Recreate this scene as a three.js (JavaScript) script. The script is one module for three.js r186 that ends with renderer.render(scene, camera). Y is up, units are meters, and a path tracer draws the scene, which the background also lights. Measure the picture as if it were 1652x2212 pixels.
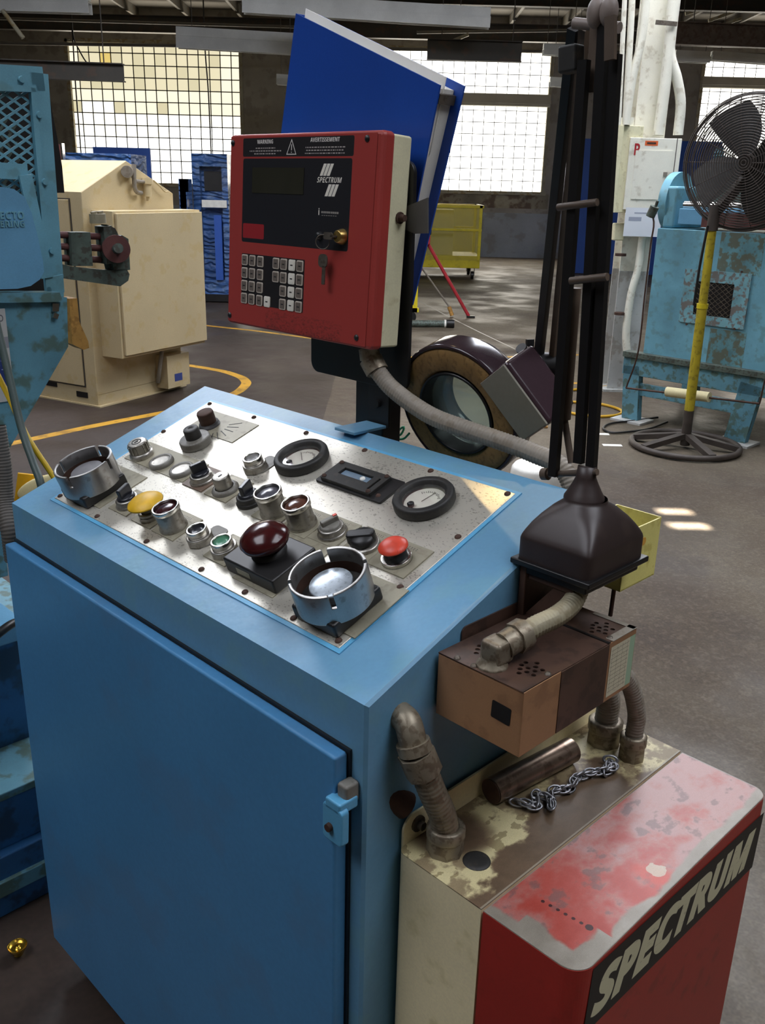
import * as THREE from 'three';
import { RoundedBoxGeometry } from 'three/addons/geometries/RoundedBoxGeometry.js';
import { mergeGeometries } from 'three/addons/utils/BufferGeometryUtils.js';
import { RectAreaLightUniformsLib } from 'three/addons/lights/RectAreaLightUniformsLib.js';
import { FontLoader } from 'three/addons/loaders/FontLoader.js';
import { TextGeometry } from 'three/addons/geometries/TextGeometry.js';

// ---------------------------------------------------------------- camera, sky, sun, large lights, exposure
const scene = new THREE.Scene();
const W0 = 1652, H0 = 2212, FPX = 1977.84, EYE = 1.6177;
const PITCH = THREE.MathUtils.degToRad(19.629), ROLL = THREE.MathUtils.degToRad(1.3808);
const camera = new THREE.PerspectiveCamera(2 * Math.atan(H0 / 2 / FPX) * 180 / Math.PI, W0 / H0, 0.05, 120);
camera.rotation.order = 'YXZ';
camera.position.set(0, EYE, 0);
camera.rotation.set(-PITCH, 0, ROLL);
camera.updateMatrixWorld(true);
const renderer = new THREE.WebGLRenderer();
renderer.toneMapping = THREE.LinearToneMapping;
renderer.toneMappingExposure = 1.03;
renderer.shadowMap.enabled = true;
RectAreaLightUniformsLib.init();
scene.background = new THREE.Color(0xdfe8f2);                       // hazy bright sky, seen only through the roof vents

const SUN = new THREE.Vector3(-0.125, 0.76, -0.637).normalize();
const sun = new THREE.DirectionalLight(0xfff0d8, 58);
sun.position.copy(SUN).multiplyScalar(30).add(new THREE.Vector3(0, 0, -4));
sun.target.position.set(0, 0, -4); scene.add(sun, sun.target);
sun.castShadow = true; sun.shadow.mapSize.set(4096, 4096);
Object.assign(sun.shadow.camera, { left: -14, right: 14, top: 16, bottom: -16, near: 1, far: 80 });

const CEIL = 5.3, WALLZ = -23.6;
const WIN = [[-7.63, -3.54], [-0.37, 3.72], [7.2, 11.29]], SILL = 1.53, HEAD = 4.65;
const SKY = [[-4.1, -1.6, -9.2, -5.1], [1.1, 3.7, -9.2, -5.1], [-4.1, -1.6, -1.6, 1.6], [1.1, 3.7, -1.6, 1.6]];   // unseen skylights x0 x1 z0 z1, the last two added as fill
const VENTS = [[-0.62, -0.3, -4.78, -4.42], [0.6, 0.78, -9.2, -9.08], [0.6, 0.8, -8.98, -8.86]];   // unseen roof vents, placed so the sun casts its patches
function areaLight(w, h, color, intensity, pos, to) {
  const l = new THREE.RectAreaLight(color, intensity, w, h);
  l.position.set(...pos); l.lookAt(...to); scene.add(l);
}
for (const [a, b] of WIN) areaLight(b - a, HEAD - SILL, 0xfff6e4, 4.5, [(a + b) / 2, (SILL + HEAD) / 2, WALLZ + 0.12], [(a + b) / 2, (SILL + HEAD) / 2 - 1.0, 0]);
SKY.forEach(([a, b, c, d], i) => areaLight(b - a, d - c, 0xf1f5ff, i < 2 ? 3.4 : 3.2, [(a + b) / 2, CEIL - 0.03, (c + d) / 2], [(a + b) / 2, 0, (c + d) / 2 - 0.001]));  // lamps under the skylights; the last two are added fill

// ---------------------------------------------------------------- helpers
const RIGHT = new THREE.Vector3(), UPV = new THREE.Vector3(), FWD = new THREE.Vector3();
camera.matrixWorld.extractBasis(RIGHT, UPV, FWD); FWD.negate();
const rayDir = (x, y) => FWD.clone().addScaledVector(RIGHT, (x - W0 / 2) / FPX).addScaledVector(UPV, -(y - H0 / 2) / FPX);
const onFloor = (x, y, h = 0) => { const d = rayDir(x, y), t = (h - EYE) / d.y; return new THREE.Vector3(d.x * t, h, d.z * t); };
const atZ = (x, y, v) => { const d = rayDir(x, y), t = v / -d.z; return new THREE.Vector3(d.x * t, EYE + d.y * t, -v); };
// frame of the blue console: x along its front, y up, z towards its operator
const TH = THREE.MathUtils.degToRad(-45.005), CPOS = new THREE.Vector3(-0.663, 0, -1.539);
const toWorld = (x, y, z) => new THREE.Vector3(x, y, z).applyAxisAngle(new THREE.Vector3(0, 1, 0), TH).add(CPOS);
const toLocal = (v) => v.clone().sub(CPOS).applyAxisAngle(new THREE.Vector3(0, 1, 0), -TH);

let SEED = 7;
const rnd = () => { SEED = (SEED * 1664525 + 1013904223) >>> 0; return SEED / 4294967296; };
const rr = (a, b) => a + (b - a) * rnd();
const hash = (x, y, s) => { let h = (x * 374761393 + y * 668265263 + s * 974634777) | 0; h = Math.imul(h ^ (h >>> 13), 1274126177); return ((h ^ (h >>> 16)) >>> 0) / 4294967296; };
function vnoise(u, v, per, s) {                                     // tileable value noise, u v in 0..1
  const x = u * per, y = v * per, xi = Math.floor(x), yi = Math.floor(y), fx = x - xi, fy = y - yi;
  const sx = fx * fx * (3 - 2 * fx), sy = fy * fy * (3 - 2 * fy), m = (n) => ((n % per) + per) % per;
  const a = hash(m(xi), m(yi), s), b = hash(m(xi + 1), m(yi), s), c = hash(m(xi), m(yi + 1), s), d = hash(m(xi + 1), m(yi + 1), s);
  return a + (b - a) * sx + (c - a) * sy + (a - b - c + d) * sx * sy;
}
const fbm = (u, v, per, s, o = 4) => { let t = 0, a = 0.5, n = 0; for (let i = 0; i < o; i++) { t += a * vnoise(u, v, per << i, s + i * 17); n += a; a *= 0.55; } return t / n; };
const clamp = (x, a = 0, b = 1) => Math.min(b, Math.max(a, x));
const sst = (a, b, x) => { const t = clamp((x - a) / (b - a)); return t * t * (3 - 2 * t); };
const rgb = (hex) => [(hex >> 16 & 255) / 255, (hex >> 8 & 255) / 255, (hex & 255) / 255];
const mix = (a, b, t) => [a[0] + (b[0] - a[0]) * t, a[1] + (b[1] - a[1]) * t, a[2] + (b[2] - a[2]) * t];
function dataTex(w, h, fn, srgb = true) {
  const d = new Uint8Array(w * h * 4);
  for (let j = 0; j < h; j++) for (let i = 0; i < w; i++) {
    const c = fn((i + 0.5) / w, (j + 0.5) / h), k = (j * w + i) * 4;
    d[k] = clamp(c[0]) * 255; d[k + 1] = clamp(c[1]) * 255; d[k + 2] = clamp(c[2]) * 255; d[k + 3] = 255;
  }
  const t = new THREE.DataTexture(d, w, h); t.wrapS = t.wrapT = THREE.RepeatWrapping; t.magFilter = THREE.LinearFilter; t.minFilter = THREE.LinearMipmapLinearFilter; t.generateMipmaps = true;
  if (srgb) t.colorSpace = THREE.SRGBColorSpace; t.needsUpdate = true; return t;
}
const std = (o) => new THREE.MeshStandardMaterial(o);
let pseed = 11; const neutral = {};
// painted or worn surface: base colour with broad mottle, fine grain and patches of grime that have their own outline
function paint(hex, { vary = 0.05, rough = 0.5, metal = 0, size = 0.6, grime = null, amount = 0, grain = 0.02, res = 192, speck = 0, bump = 0, per = 3 } = {}) {
  const s = pseed += 31, c = rgb(hex), g = grime !== null ? rgb(grime) : c;
  if (grime === null) {                                             // plain colours share a few neutral mottles
    const key = vary < 0.07 ? 0.05 : vary < 0.12 ? 0.1 : 0.16;
    neutral[key] ??= dataTex(192, 192, (u, v) => { const k = 0.88 + (fbm(u, v, 3, 5 + key * 100, 5) - 0.5) * key * 2.2 + (hash((u * 192) | 0, (v * 192) | 0, 6) - 0.5) * 0.03; return [k, k, k]; });
    const t = neutral[key].clone(); t.repeat.set(1 / size, 1 / size); t.needsUpdate = true;
    return std({ color: new THREE.Color(hex).multiplyScalar(1.3), map: t, roughness: rough, metalness: metal });
  }
  const map = dataTex(res, res, (u, v) => {
    const n = fbm(u, v, per, s, 5) - 0.5, f = hash((u * res) | 0, (v * res) | 0, s + 5) - 0.5;
    let k = c.map((x) => x * (1 + n * vary * 3 + f * grain * 2));
    if (amount) k = mix(k, g, sst(0.6 - amount * 0.3, 0.78 - amount * 0.3, fbm(u, v, per * 4, s + 90, 5)) * (0.22 + 0.75 * amount));
    if (speck && hash((u * res) | 0, (v * res) | 0, s + 40) < speck) k = mix(k, g, 0.7);
    return k;
  });
  map.repeat.set(1 / size, 1 / size);
  const m = std({ color: 0xffffff, map, roughness: rough, metalness: metal });
  if (bump) { const b = dataTex(128, 128, (u, v) => { const x = fbm(u, v, 12, s + 3, 4); return [x, x, x]; }, false); b.repeat.set(4 / size, 4 / size); m.bumpMap = b; m.bumpScale = bump; }
  return m;
}
// geometry
const V = (x, y, z) => new THREE.Vector3(x, y, z);
function box(w, h, d, x = 0, y = 0, z = 0, r = 0) {
  const m = Math.min(w, h, d), g = r > 0 ? new RoundedBoxGeometry(w, h, d, r > 0.008 ? 3 : 1, Math.min(r, m * 0.49)) : new THREE.BoxGeometry(w, h, d);
  return g.translate(x, y, z);
}
const span = (x0, x1, y0, y1, z0, z1, r = 0) => box(Math.abs(x1 - x0), Math.abs(y1 - y0), Math.abs(z1 - z0), (x0 + x1) / 2, (y0 + y1) / 2, (z0 + z1) / 2, r);
const cyl = (r0, r1, h, x = 0, y = 0, z = 0, seg = 24) => new THREE.CylinderGeometry(r1, r0, h, seg).translate(x, y + h / 2, z);   // r0 below, r1 above, base at y
const lathe = (pts, seg = 32) => new THREE.LatheGeometry(pts.map(([a, b]) => new THREE.Vector2(a, b)), seg);
function rod(a, b, r, seg = 10, r2 = r) {
  const d = b.clone().sub(a), g = new THREE.CylinderGeometry(r2, r, d.length(), seg);
  g.applyQuaternion(new THREE.Quaternion().setFromUnitVectors(V(0, 1, 0), d.normalize())); const c = a.clone().add(b).multiplyScalar(0.5); return g.translate(c.x, c.y, c.z);
}
function bar(a, b, w, h, up = V(0, 1, 0), r = 0) {                 // box beam from a to b, w across, h along up
  const d = b.clone().sub(a), L = d.length(), g = r ? new RoundedBoxGeometry(w, h, L, 1, r) : new THREE.BoxGeometry(w, h, L);
  const z = d.clone().normalize(), x = up.clone().cross(z).normalize(), y = z.clone().cross(x);
  const c = a.clone().add(b).multiplyScalar(0.5); return g.applyMatrix4(new THREE.Matrix4().makeBasis(x, y, z).setPosition(c));
}
const tube = (pts, r, seg = 48, rs = 10, closed = false) => new THREE.TubeGeometry(new THREE.CatmullRomCurve3(pts, closed, 'catmullrom', 0.5), seg, r, rs, closed);
function hose(pts, r, pitch, depth = 0.0012, rs = 16) {             // flexible conduit: a tube with turned ribs
  const c = new THREE.CatmullRomCurve3(pts, false, 'catmullrom', 0.5), n = Math.ceil(c.getLength() / pitch) * 4, g = new THREE.TubeGeometry(c, n, r, rs, false);
  const p = g.attributes.position, k = rs + 1;
  for (let i = 0; i <= n; i++) { const o = c.getPointAt(i / n), f = 1 - ((i % 4) === 0 ? depth / r : (i % 4) === 2 ? -depth / r : 0); for (let j = 0; j < k; j++) { const q = i * k + j; p.setXYZ(q, o.x + (p.getX(q) - o.x) * f, o.y + (p.getY(q) - o.y) * f, o.z + (p.getZ(q) - o.z) * f); } }
  g.computeVertexNormals(); return g;
}
function prism(pts, z0, z1, bevel = 0) {                            // polygon in x y, extruded along z
  const s = new THREE.Shape(pts.map(([a, b]) => new THREE.Vector2(a, b)));
  return new THREE.ExtrudeGeometry(s, { depth: z1 - z0 - 2 * bevel, bevelEnabled: bevel > 0, bevelSize: bevel, bevelThickness: bevel, bevelOffset: -bevel, bevelSegments: 1, curveSegments: 10 }).translate(0, 0, z0 + bevel);
}
function rrShape(w, h, r, x = 0, y = 0) {
  const s = new THREE.Shape(), a = x - w / 2, b = y - h / 2; r = Math.min(r, w / 2.01, h / 2.01);
  s.moveTo(a + r, b); s.lineTo(a + w - r, b); s.absarc(a + w - r, b + r, r, -Math.PI / 2, 0); s.lineTo(a + w, b + h - r); s.absarc(a + w - r, b + h - r, r, 0, Math.PI / 2);
  s.lineTo(a + r, b + h); s.absarc(a + r, b + h - r, r, Math.PI / 2, Math.PI); s.lineTo(a, b + r); s.absarc(a + r, b + r, r, Math.PI, Math.PI * 1.5); return s;
}
const extr = (shape, depth, bevel = 0, cs = 8) => new THREE.ExtrudeGeometry(shape, { depth: depth - bevel, bevelEnabled: bevel > 0, bevelSize: bevel, bevelThickness: bevel, bevelOffset: -bevel, bevelSegments: 2, curveSegments: cs });
function metreUV(g) {
  const p = g.attributes.position, n = g.attributes.normal, uv = new Float32Array(p.count * 2);
  for (let i = 0; i < p.count; i += 3) {
    let ax = 0, ay = 0, az = 0; for (let k = i; k < i + 3 && k < p.count; k++) { ax += Math.abs(n.getX(k)); ay += Math.abs(n.getY(k)); az += Math.abs(n.getZ(k)); }
    for (let k = i; k < i + 3 && k < p.count; k++) {
      if (ay >= ax && ay >= az) { uv[2 * k] = p.getX(k); uv[2 * k + 1] = p.getZ(k); } else if (ax >= az) { uv[2 * k] = p.getZ(k); uv[2 * k + 1] = p.getY(k); } else { uv[2 * k] = p.getX(k); uv[2 * k + 1] = p.getY(k); }
    }
  }
  g.setAttribute('uv', new THREE.BufferAttribute(uv, 2)); return g;
}
function fuse(geos, keepUV = false) {
  geos = (Array.isArray(geos) ? geos : [geos]).map((g) => { const q = g.index ? g.toNonIndexed() : g; for (const k of Object.keys(q.attributes)) if (!['position', 'normal', 'uv'].includes(k)) q.deleteAttribute(k); return q; });
  const g = geos.length > 1 ? mergeGeometries(geos, false) : geos[0];
  return keepUV ? g : metreUV(g);
}
const taken = {};
const numbered = (n) => { taken[n] = (taken[n] ?? -1) + 1; return taken[n] ? n + '_' + String(taken[n]).padStart(3, '0') : n; };
function finish(o) { o.traverse((c) => { if (c.isMesh) { c.castShadow = c.receiveShadow = true; } }); return o; }
// a thing: group at its base; geometry of its parts is given in the frame the thing was placed in, off = its base there
function thing(name, label, category, { at = [0, 0, 0], turn = 0, off = [0, 0, 0], group } = {}) {
  const o = new THREE.Group(); o.name = numbered(name); o.position.set(...at); o.rotation.y = turn; o.off = off;
  o.userData = { label, category }; if (group) o.userData.group = group; scene.add(o); return o;
}
// a thing placed in the console's frame (base x y z), its parts written in that frame
const onConsole = (name, label, category, x, y, z, group) => { const w = toWorld(x, y, z); return thing(name, label, category, { at: [w.x, w.y, w.z], turn: TH, off: [x, y, z], group }); };
// a thing whose parts are written in world coordinates, base at x y z
const inRoom = (name, label, category, x, y, z, group) => thing(name, label, category, { at: [x, y, z], off: [x, y, z], group });
function part(parent, name, geos, material, { keepUV = false, label } = {}) {
  const g = fuse(geos, keepUV), o = parent.off ?? [0, 0, 0]; if (o[0] || o[1] || o[2]) g.translate(-o[0], -o[1], -o[2]);
  const m = new THREE.Mesh(g, material); m.name = name; m.off = o; m.castShadow = m.receiveShadow = true; if (label) m.userData.label = label; parent.add(m); return m;
}
function sub(parent, name, label) { const g = new THREE.Group(); g.name = name; g.off = [0, 0, 0]; if (label) g.userData.label = label; parent.add(g); return g; }
function struct(name, geos, material, opt = {}) {
  const m = new THREE.Mesh(fuse(geos, opt.keepUV), material); m.name = name; m.off = [0, 0, 0]; m.castShadow = m.receiveShadow = true;
  m.userData = { kind: 'structure', label: opt.label ?? name.replace(/_/g, ' '), category: opt.category ?? name.split('_')[0] }; scene.add(m); return m;
}
function single(name, label, category, geos, material, { at = [0, 0, 0], group, keepUV, kind } = {}) {
  const g = fuse(geos, keepUV); g.translate(-at[0], -at[1], -at[2]); const m = new THREE.Mesh(g, material); m.position.set(...at); m.name = numbered(name); m.off = at; m.castShadow = m.receiveShadow = true;
  m.userData = { label, category }; if (group) m.userData.group = group; if (kind) m.userData.kind = kind; scene.add(m); return m;
}
function canvasTex(w, h, draw) {
  const c = document.createElement('canvas'); c.width = w; c.height = h; const g = c.getContext('2d'); draw(g, w, h);
  const t = new THREE.CanvasTexture(c); t.colorSpace = THREE.SRGBColorSpace; t.anisotropy = 8; return t;
}
const font = await new FontLoader().loadAsync('fonts/droid/droid_sans_bold.typeface.json');
function text3(str, size, depth, curve = 3) { const g = new TextGeometry(str, { font, size, depth, curveSegments: curve }); g.computeBoundingBox(); return g; }

// ---------------------------------------------------------------- the hall
const M = {};
{
  // floor: oily dark concrete, worn glossy in patches, coarse aggregate
  const s = 400;
  const map = dataTex(1024, 1024, (u, v) => {
    const n = fbm(u, v, 4, s, 6), p = fbm(u, v, 14, s + 9, 4), f = hash((u * 1024) | 0, (v * 1024) | 0, s);
    let c = mix(rgb(0x42362a), rgb(0x5b5142), sst(0.3, 0.7, n));
    c = mix(c, rgb(0x332a26), sst(0.58, 0.7, p) * 0.25); c = mix(c, rgb(0x7a7062), sst(0.66, 0.7, vnoise(u, v, 380, 12)) * 0.22);
    return c.map((x) => x * (0.88 + 0.24 * f));
  });
  map.repeat.set(1 / 5, 1 / 5);
  const rough = dataTex(256, 256, (u, v) => { const x = 0.5 + 0.35 * sst(0.3, 0.7, fbm(u, v, 6, 77, 5)); return [x, x, x]; }, false); rough.repeat.set(1 / 4, 1 / 4);
  const b = dataTex(256, 256, (u, v) => { const x = fbm(u, v, 24, 5, 4); return [x, x, x]; }, false); b.repeat.set(1 / 1.5, 1 / 1.5);
  M.floor = std({ map, roughnessMap: rough, roughness: 1, bumpMap: b, bumpScale: 0.004 });
}
M.wall = paint(0xa39d90, { vary: 0.1, rough: 0.85, size: 2.4, grime: 0x7a746a, amount: 0.3, res: 384 });
M.dado = paint(0x969b9e, { vary: 0.14, rough: 0.8, size: 3, grime: 0x7f7a6c, amount: 0.25, res: 256 });
M.stain = paint(0x8d8672, { vary: 0.2, rough: 0.8, size: 2, grime: 0x5a4436, amount: 0.55, res: 256 });
M.ceiling = paint(0x77726a, { vary: 0.1, rough: 0.9, size: 3 });
M.steelDark = paint(0x4a4640, { vary: 0.12, rough: 0.7, size: 1.5, grime: 0x6a4a38, amount: 0.2 });
M.steelMid = paint(0x6e6a62, { vary: 0.1, rough: 0.7, size: 1.5, grime: 0x7d6040, amount: 0.15 });
M.frame = paint(0xa8a28c, { vary: 0.12, rough: 0.7, size: 0.8, grime: 0x8a6a34, amount: 0.35 });
M.sash = paint(0x3d382e, { vary: 0.1, rough: 0.7 });
const XL = -13, XR = 15, ZF = 8, ZB = WALLZ;
M.floorBrown = (() => { const map = dataTex(512, 512, (u, v) => { const n = fbm(u, v, 5, 430, 6), f = hash((u * 512) | 0, (v * 512) | 0, 4); return mix(rgb(0x2e241e), rgb(0x40342c), n).map((x) => x * (0.9 + 0.2 * f)); }); map.repeat.set(1 / 4, 1 / 4); const m = std({ map, roughnessMap: M.floor.roughnessMap, roughness: 0.9, bumpMap: M.floor.bumpMap, bumpScale: 0.003 }); return m; })();
const floorS = struct('floor', [span(XL, XR, -0.2, 0, ZB - 0.4, ZF)], M.floor, { label: 'dark oily concrete factory floor', category: 'floor' });
part(floorS, 'sealed_floor', [span(XL, -0.45, 0, 0.001, ZB, -0.9), span(XL, -0.2, 0, 0.001, -0.9, ZF)], M.floorBrown, { label: 'dark brown sealed part of the floor' });
struct('wall_left', [span(XL - 0.3, XL, 0, CEIL + 0.4, ZB - 0.4, ZF)], M.wall);
struct('wall_right', [span(XR, XR + 0.3, 0, CEIL + 0.4, ZB - 0.4, ZF)], M.wall);
struct('wall_front', [span(XL, XR, 0, CEIL + 0.4, ZF, ZF + 0.3)], M.wall);
{
  const g = [span(XL, XR, 0.0, SILL, ZB - 0.35, ZB), span(XL, XR, HEAD, CEIL + 0.4, ZB - 0.35, ZB)]; let x = XL;
  for (const [a, b] of WIN) { g.push(span(x, a, SILL, HEAD, ZB - 0.35, ZB)); x = b; } g.push(span(x, XR, SILL, HEAD, ZB - 0.35, ZB));
  const w = struct('wall_back', g, M.wall, { label: 'grey block end wall with tall windows', category: 'wall' });
  part(w, 'painted_dado', [span(XL, XR, 0.0, 1.05, ZB, ZB + 0.012)], M.dado, { label: 'darker grey paint along the foot of the wall' });
  part(w, 'peeling_band', [span(-0.5, 3.85, 1.16, 1.5, ZB, ZB + 0.01)], M.stain, { label: 'peeling cream and brown paint under the window' });
}
{ // roof slab with real holes: skylights are glazed, the vents are unseen and placed for the sun patches
  const s = new THREE.Shape(); s.moveTo(XL, -ZF); s.lineTo(XR, -ZF); s.lineTo(XR, -ZB + 0.4); s.lineTo(XL, -ZB + 0.4); s.closePath();
  const hole = (x0, x1, z0, z1) => { const h = new THREE.Path(); h.moveTo(x0, -z0); h.lineTo(x1, -z0); h.lineTo(x1, -z1); h.lineTo(x0, -z1); h.closePath(); s.holes.push(h); };
  for (const k of VENTS) hole(...k);
  const g = new THREE.ExtrudeGeometry(s, { depth: 0.06, bevelEnabled: false }).rotateX(-Math.PI / 2).translate(0, CEIL + 0.02, 0);
  const c = struct('ceiling', [g], M.ceiling, { label: 'roof deck of the hall', category: 'ceiling' });
  // purlins across the hall, seen edge-on above the windows, and joists
  for (const [z, y, h, d] of [[-22.6, 4.86, 0.34, 0.2], [-19.4, 4.98, 0.26, 0.16], [-16.2, 5.02, 0.22, 0.14], [-13.0, 5.05, 0.2, 0.14]]) part(c, 'beam', [span(XL, XR, y - h / 2, y + h / 2, z - d / 2, z - d / 2 + 0.012), span(XL, XR, y - h / 2, y - h / 2 + 0.018, z - d, z), span(XL, XR, y + h / 2 - 0.018, y + h / 2, z - d, z)], M.steelDark);
  for (let x = -12; x < 15; x += 1.22) part(c, 'joist', [span(x - 0.03, x + 0.03, 5.12, CEIL + 0.02, ZB, -11)], M.steelMid);
  // bar-joist struts: light diagonals under the deck
  for (const [a, b] of [[[930, 108], [1012, 74]], [[960, 20], [1000, 0]], [[1015, 40], [1060, 5]], [[1530, 45], [1652, 2]], [[1470, 85], [1600, 40]], [[1480, 30], [1560, 5]]]) { const p = atZ(...a, 21), q = atZ(...b, 21); part(c, 'strut', [bar(p, q, 0.06, 0.06)], M.frame); }
}
struct('window_8', [span(VENTS[0][0] - 0.03, VENTS[0][1] + 0.03, CEIL + 0.082, CEIL + 0.088, VENTS[0][2] - 0.03, VENTS[0][3] + 0.03)], new THREE.MeshPhysicalMaterial({ color: 0x4a4740, roughness: 0, transmission: 1, thickness: 0 }), { label: 'added brownish glass that dims the sunbeam over the roof vent', category: 'skylight' });  // added pane out of view, tinted to dim the sunbeam on the console
// skylights out of view; the last two are added fill
M.skyglass = std({ color: 0xdfe6ee, roughness: 0.6, emissive: 0xf1f5ff, emissiveIntensity: 9 });
M.skyglassFill = std({ color: 0xdfe6ee, roughness: 0.6, emissive: 0xf1f5ff, emissiveIntensity: 3 });
SKY.forEach(([a, b, c, d], i) => {
  const f = struct('window_' + (4 + i), [span(a - 0.08, b + 0.08, CEIL - 0.05, CEIL + 0.02, c - 0.08, c), span(a - 0.08, b + 0.08, CEIL - 0.05, CEIL + 0.02, d, d + 0.08), span(a - 0.08, a, CEIL - 0.05, CEIL + 0.02, c, d), span(b, b + 0.08, CEIL - 0.05, CEIL + 0.02, c, d)], M.steelMid, { label: 'unseen roof skylight', category: 'skylight' });
  const n = 4; for (let k = 0; k < n; k++) part(f, 'pane', [span(a + (b - a) * k / n + 0.015, a + (b - a) * (k + 1) / n - 0.015, CEIL - 0.012, CEIL + 0.004, c, d)], i < 2 ? M.skyglass : M.skyglassFill);
});
// windows of the end wall: small frosted panes in steel sash
{
  const pal = [[0xe9dfb8, 0.84], [0xf0e6c2, 0.92], [0xf7f0d6, 1.1], [0xfffbea, 1.6], [0xfffdf4, 3.2]].map(([c, k]) => std({ color: 0xbcb6a0, roughness: 0.5, emissive: c, emissiveIntensity: k }));
  const amber = std({ color: 0xbcb080, roughness: 0.5, emissive: 0xf0d27a, emissiveIntensity: 0.85 }), dim = std({ color: 0x9a9484, roughness: 0.5, emissive: 0xd8cfae, emissiveIntensity: 0.62 });
  const NC = 16, NR = 12, pw = (WIN[0][1] - WIN[0][0]) / NC, ph = (HEAD - SILL) / NR;
  const pane = {}; const geo = (g) => pane[g] ??= metreUV(new THREE.BoxGeometry(pw - g, ph - g, 0.012).toNonIndexed());
  WIN.forEach(([a, b], w) => {
    const gap = w === 0 ? 0.022 : 0.014, sash = [];
    for (let i = 0; i <= NC; i++) sash.push(box(gap, HEAD - SILL, 0.03, a + i * pw, (SILL + HEAD) / 2, ZB - 0.1));
    for (let j = 0; j <= NR; j++) sash.push(box(b - a, gap, 0.03, (a + b) / 2, SILL + j * ph, ZB - 0.1));
    const f = struct('window_' + (w + 1), [span(a - 0.02, a + 0.06, SILL, HEAD, ZB - 0.16, ZB + 0.02), span(b - 0.06, b + 0.02, SILL, HEAD, ZB - 0.16, ZB + 0.02), span(a, b, HEAD - 0.06, HEAD + 0.02, ZB - 0.16, ZB + 0.02), span(a - 0.05, b + 0.05, SILL - 0.06, SILL + 0.02, ZB - 0.16, ZB + 0.06)], M.frame, { label: ['tall steel sash window with cream frosted panes', 'tall steel sash window with blown out white panes and a middle rail', 'steel sash window beside the column'][w], category: 'window' });
    part(f, 'sash_bars', sash, M.sash);
    if (w > 0) part(f, 'middle_rail', [span(a, b, w === 1 ? 3.44 : 3.94, w === 1 ? 3.71 : 4.18, ZB - 0.12, ZB + 0.08, 0.02), span(a, b, w === 1 ? 3.5 : 4.0, w === 1 ? 3.58 : 4.08, ZB + 0.08, ZB + 0.12)], paint(0xc2bcab, { rough: 0.7, size: 0.8 }));
    for (let i = 0; i < NC; i++) for (let j = 0; j < NR; j++) {
      let m;
      if (w === 0) { const r = rnd(); const lum = j <= 3 ? 4 : j === 4 ? (i > 8 ? 4 : 3) : j === 5 ? 3 : j === 6 ? (i < 5 ? 3 : 2) : j === 7 ? 2 : (i < 1 || i > 13) ? 2 : r < 0.3 ? 0 : 1; m = pal[lum]; if ((i === 3 && j === 10)) m = amber; if (j === 6 && [0, 4, 8].includes(i)) m = pal[0];  }
      else m = pal[4];
      const p = new THREE.Mesh(geo(gap), m); p.name = 'pane'; p.position.set(a + (i + 0.5) * pw, SILL + (j + 0.5) * ph, ZB - 0.1); p.castShadow = p.receiveShadow = true; f.add(p);
    }
  });
}

// ---------------------------------------------------------------- the blue control console
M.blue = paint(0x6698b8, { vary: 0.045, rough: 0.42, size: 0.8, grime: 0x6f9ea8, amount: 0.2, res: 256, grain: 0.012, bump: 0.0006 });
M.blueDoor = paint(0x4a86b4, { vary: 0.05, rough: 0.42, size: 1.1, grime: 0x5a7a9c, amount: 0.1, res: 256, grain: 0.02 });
M.blueEdge = paint(0x5fa9d2, { vary: 0.05, rough: 0.4, size: 0.3 });
M.alu = (() => {
  const map = dataTex(1024, 512, (u, v) => {
    const n = fbm(u, v, 6, 61, 5), g = vnoise(u, v, 300, 5) * 0.6 + vnoise(u, v, 170, 6) * 0.4, clus = fbm(u, v, 5, 88, 3);
    let c = mix(rgb(0xc6c1b4), rgb(0xdcd7c9), n);
    if (g > 0.74 - 0.1 * sst(0.5, 0.75, clus)) c = mix(c, rgb(0x6d675c), 0.42);
    return c;
  }); map.repeat.set(1 / 0.75, 1 / 0.375);
  const ro = dataTex(256, 256, (u, v) => { const x = 0.24 + 0.2 * fbm(u, v, 8, 15, 5); return [x, x, x]; }, false); ro.repeat.set(2, 2);
  return std({ map, roughnessMap: ro, roughness: 1, metalness: 0.55 });
})();
M.chrome = std({ color: 0xc9c6c0, roughness: 0.22, metalness: 1 });
M.dullChrome = paint(0xa8a49c, { vary: 0.12, rough: 0.38, metal: 0.9, size: 0.08, grime: 0x5d554a, amount: 0.2 });
M.greyPlastic = paint(0x7b7870, { vary: 0.1, rough: 0.5, size: 0.1, grime: 0x4d463c, amount: 0.2 });
M.plate = paint(0x99937f, { vary: 0.06, rough: 0.5, metal: 0.15, size: 0.15, grime: 0x6d6658, amount: 0.15 });
M.plateBrown = paint(0x6d5a4c, { vary: 0.12, rough: 0.5, metal: 0.2, size: 0.1 });
M.black = paint(0x1b1a1a, { vary: 0.15, rough: 0.42, size: 0.2 });
M.blackSoft = paint(0x2a2927, { vary: 0.15, rough: 0.55, size: 0.12, grime: 0x55493c, amount: 0.15 });
M.rust = paint(0x4a342a, { vary: 0.25, rough: 0.7, metal: 0.3, size: 0.05 });
M.glass = new THREE.MeshPhysicalMaterial({ color: 0xffffff, roughness: 0.06, transmission: 1, thickness: 0 });
const SL = Math.hypot(0.416, 0.1564), SA = Math.atan2(0.1564, 0.416);
const slope = (x, s, h = 0) => V(x, 1.07 + s * 0.1564 / SL + h * Math.cos(SA), -s * 0.416 / SL + h * Math.sin(SA));
const onSlope = (g, x, s, h = 0) => { const p = slope(x, s, h); return g.rotateX(SA).translate(p.x, p.y, p.z); };
const console_ = onConsole('control_console', 'blue painted operator console with sloped silver button panel', 'console', 0.46, 0, -0.208);
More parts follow.
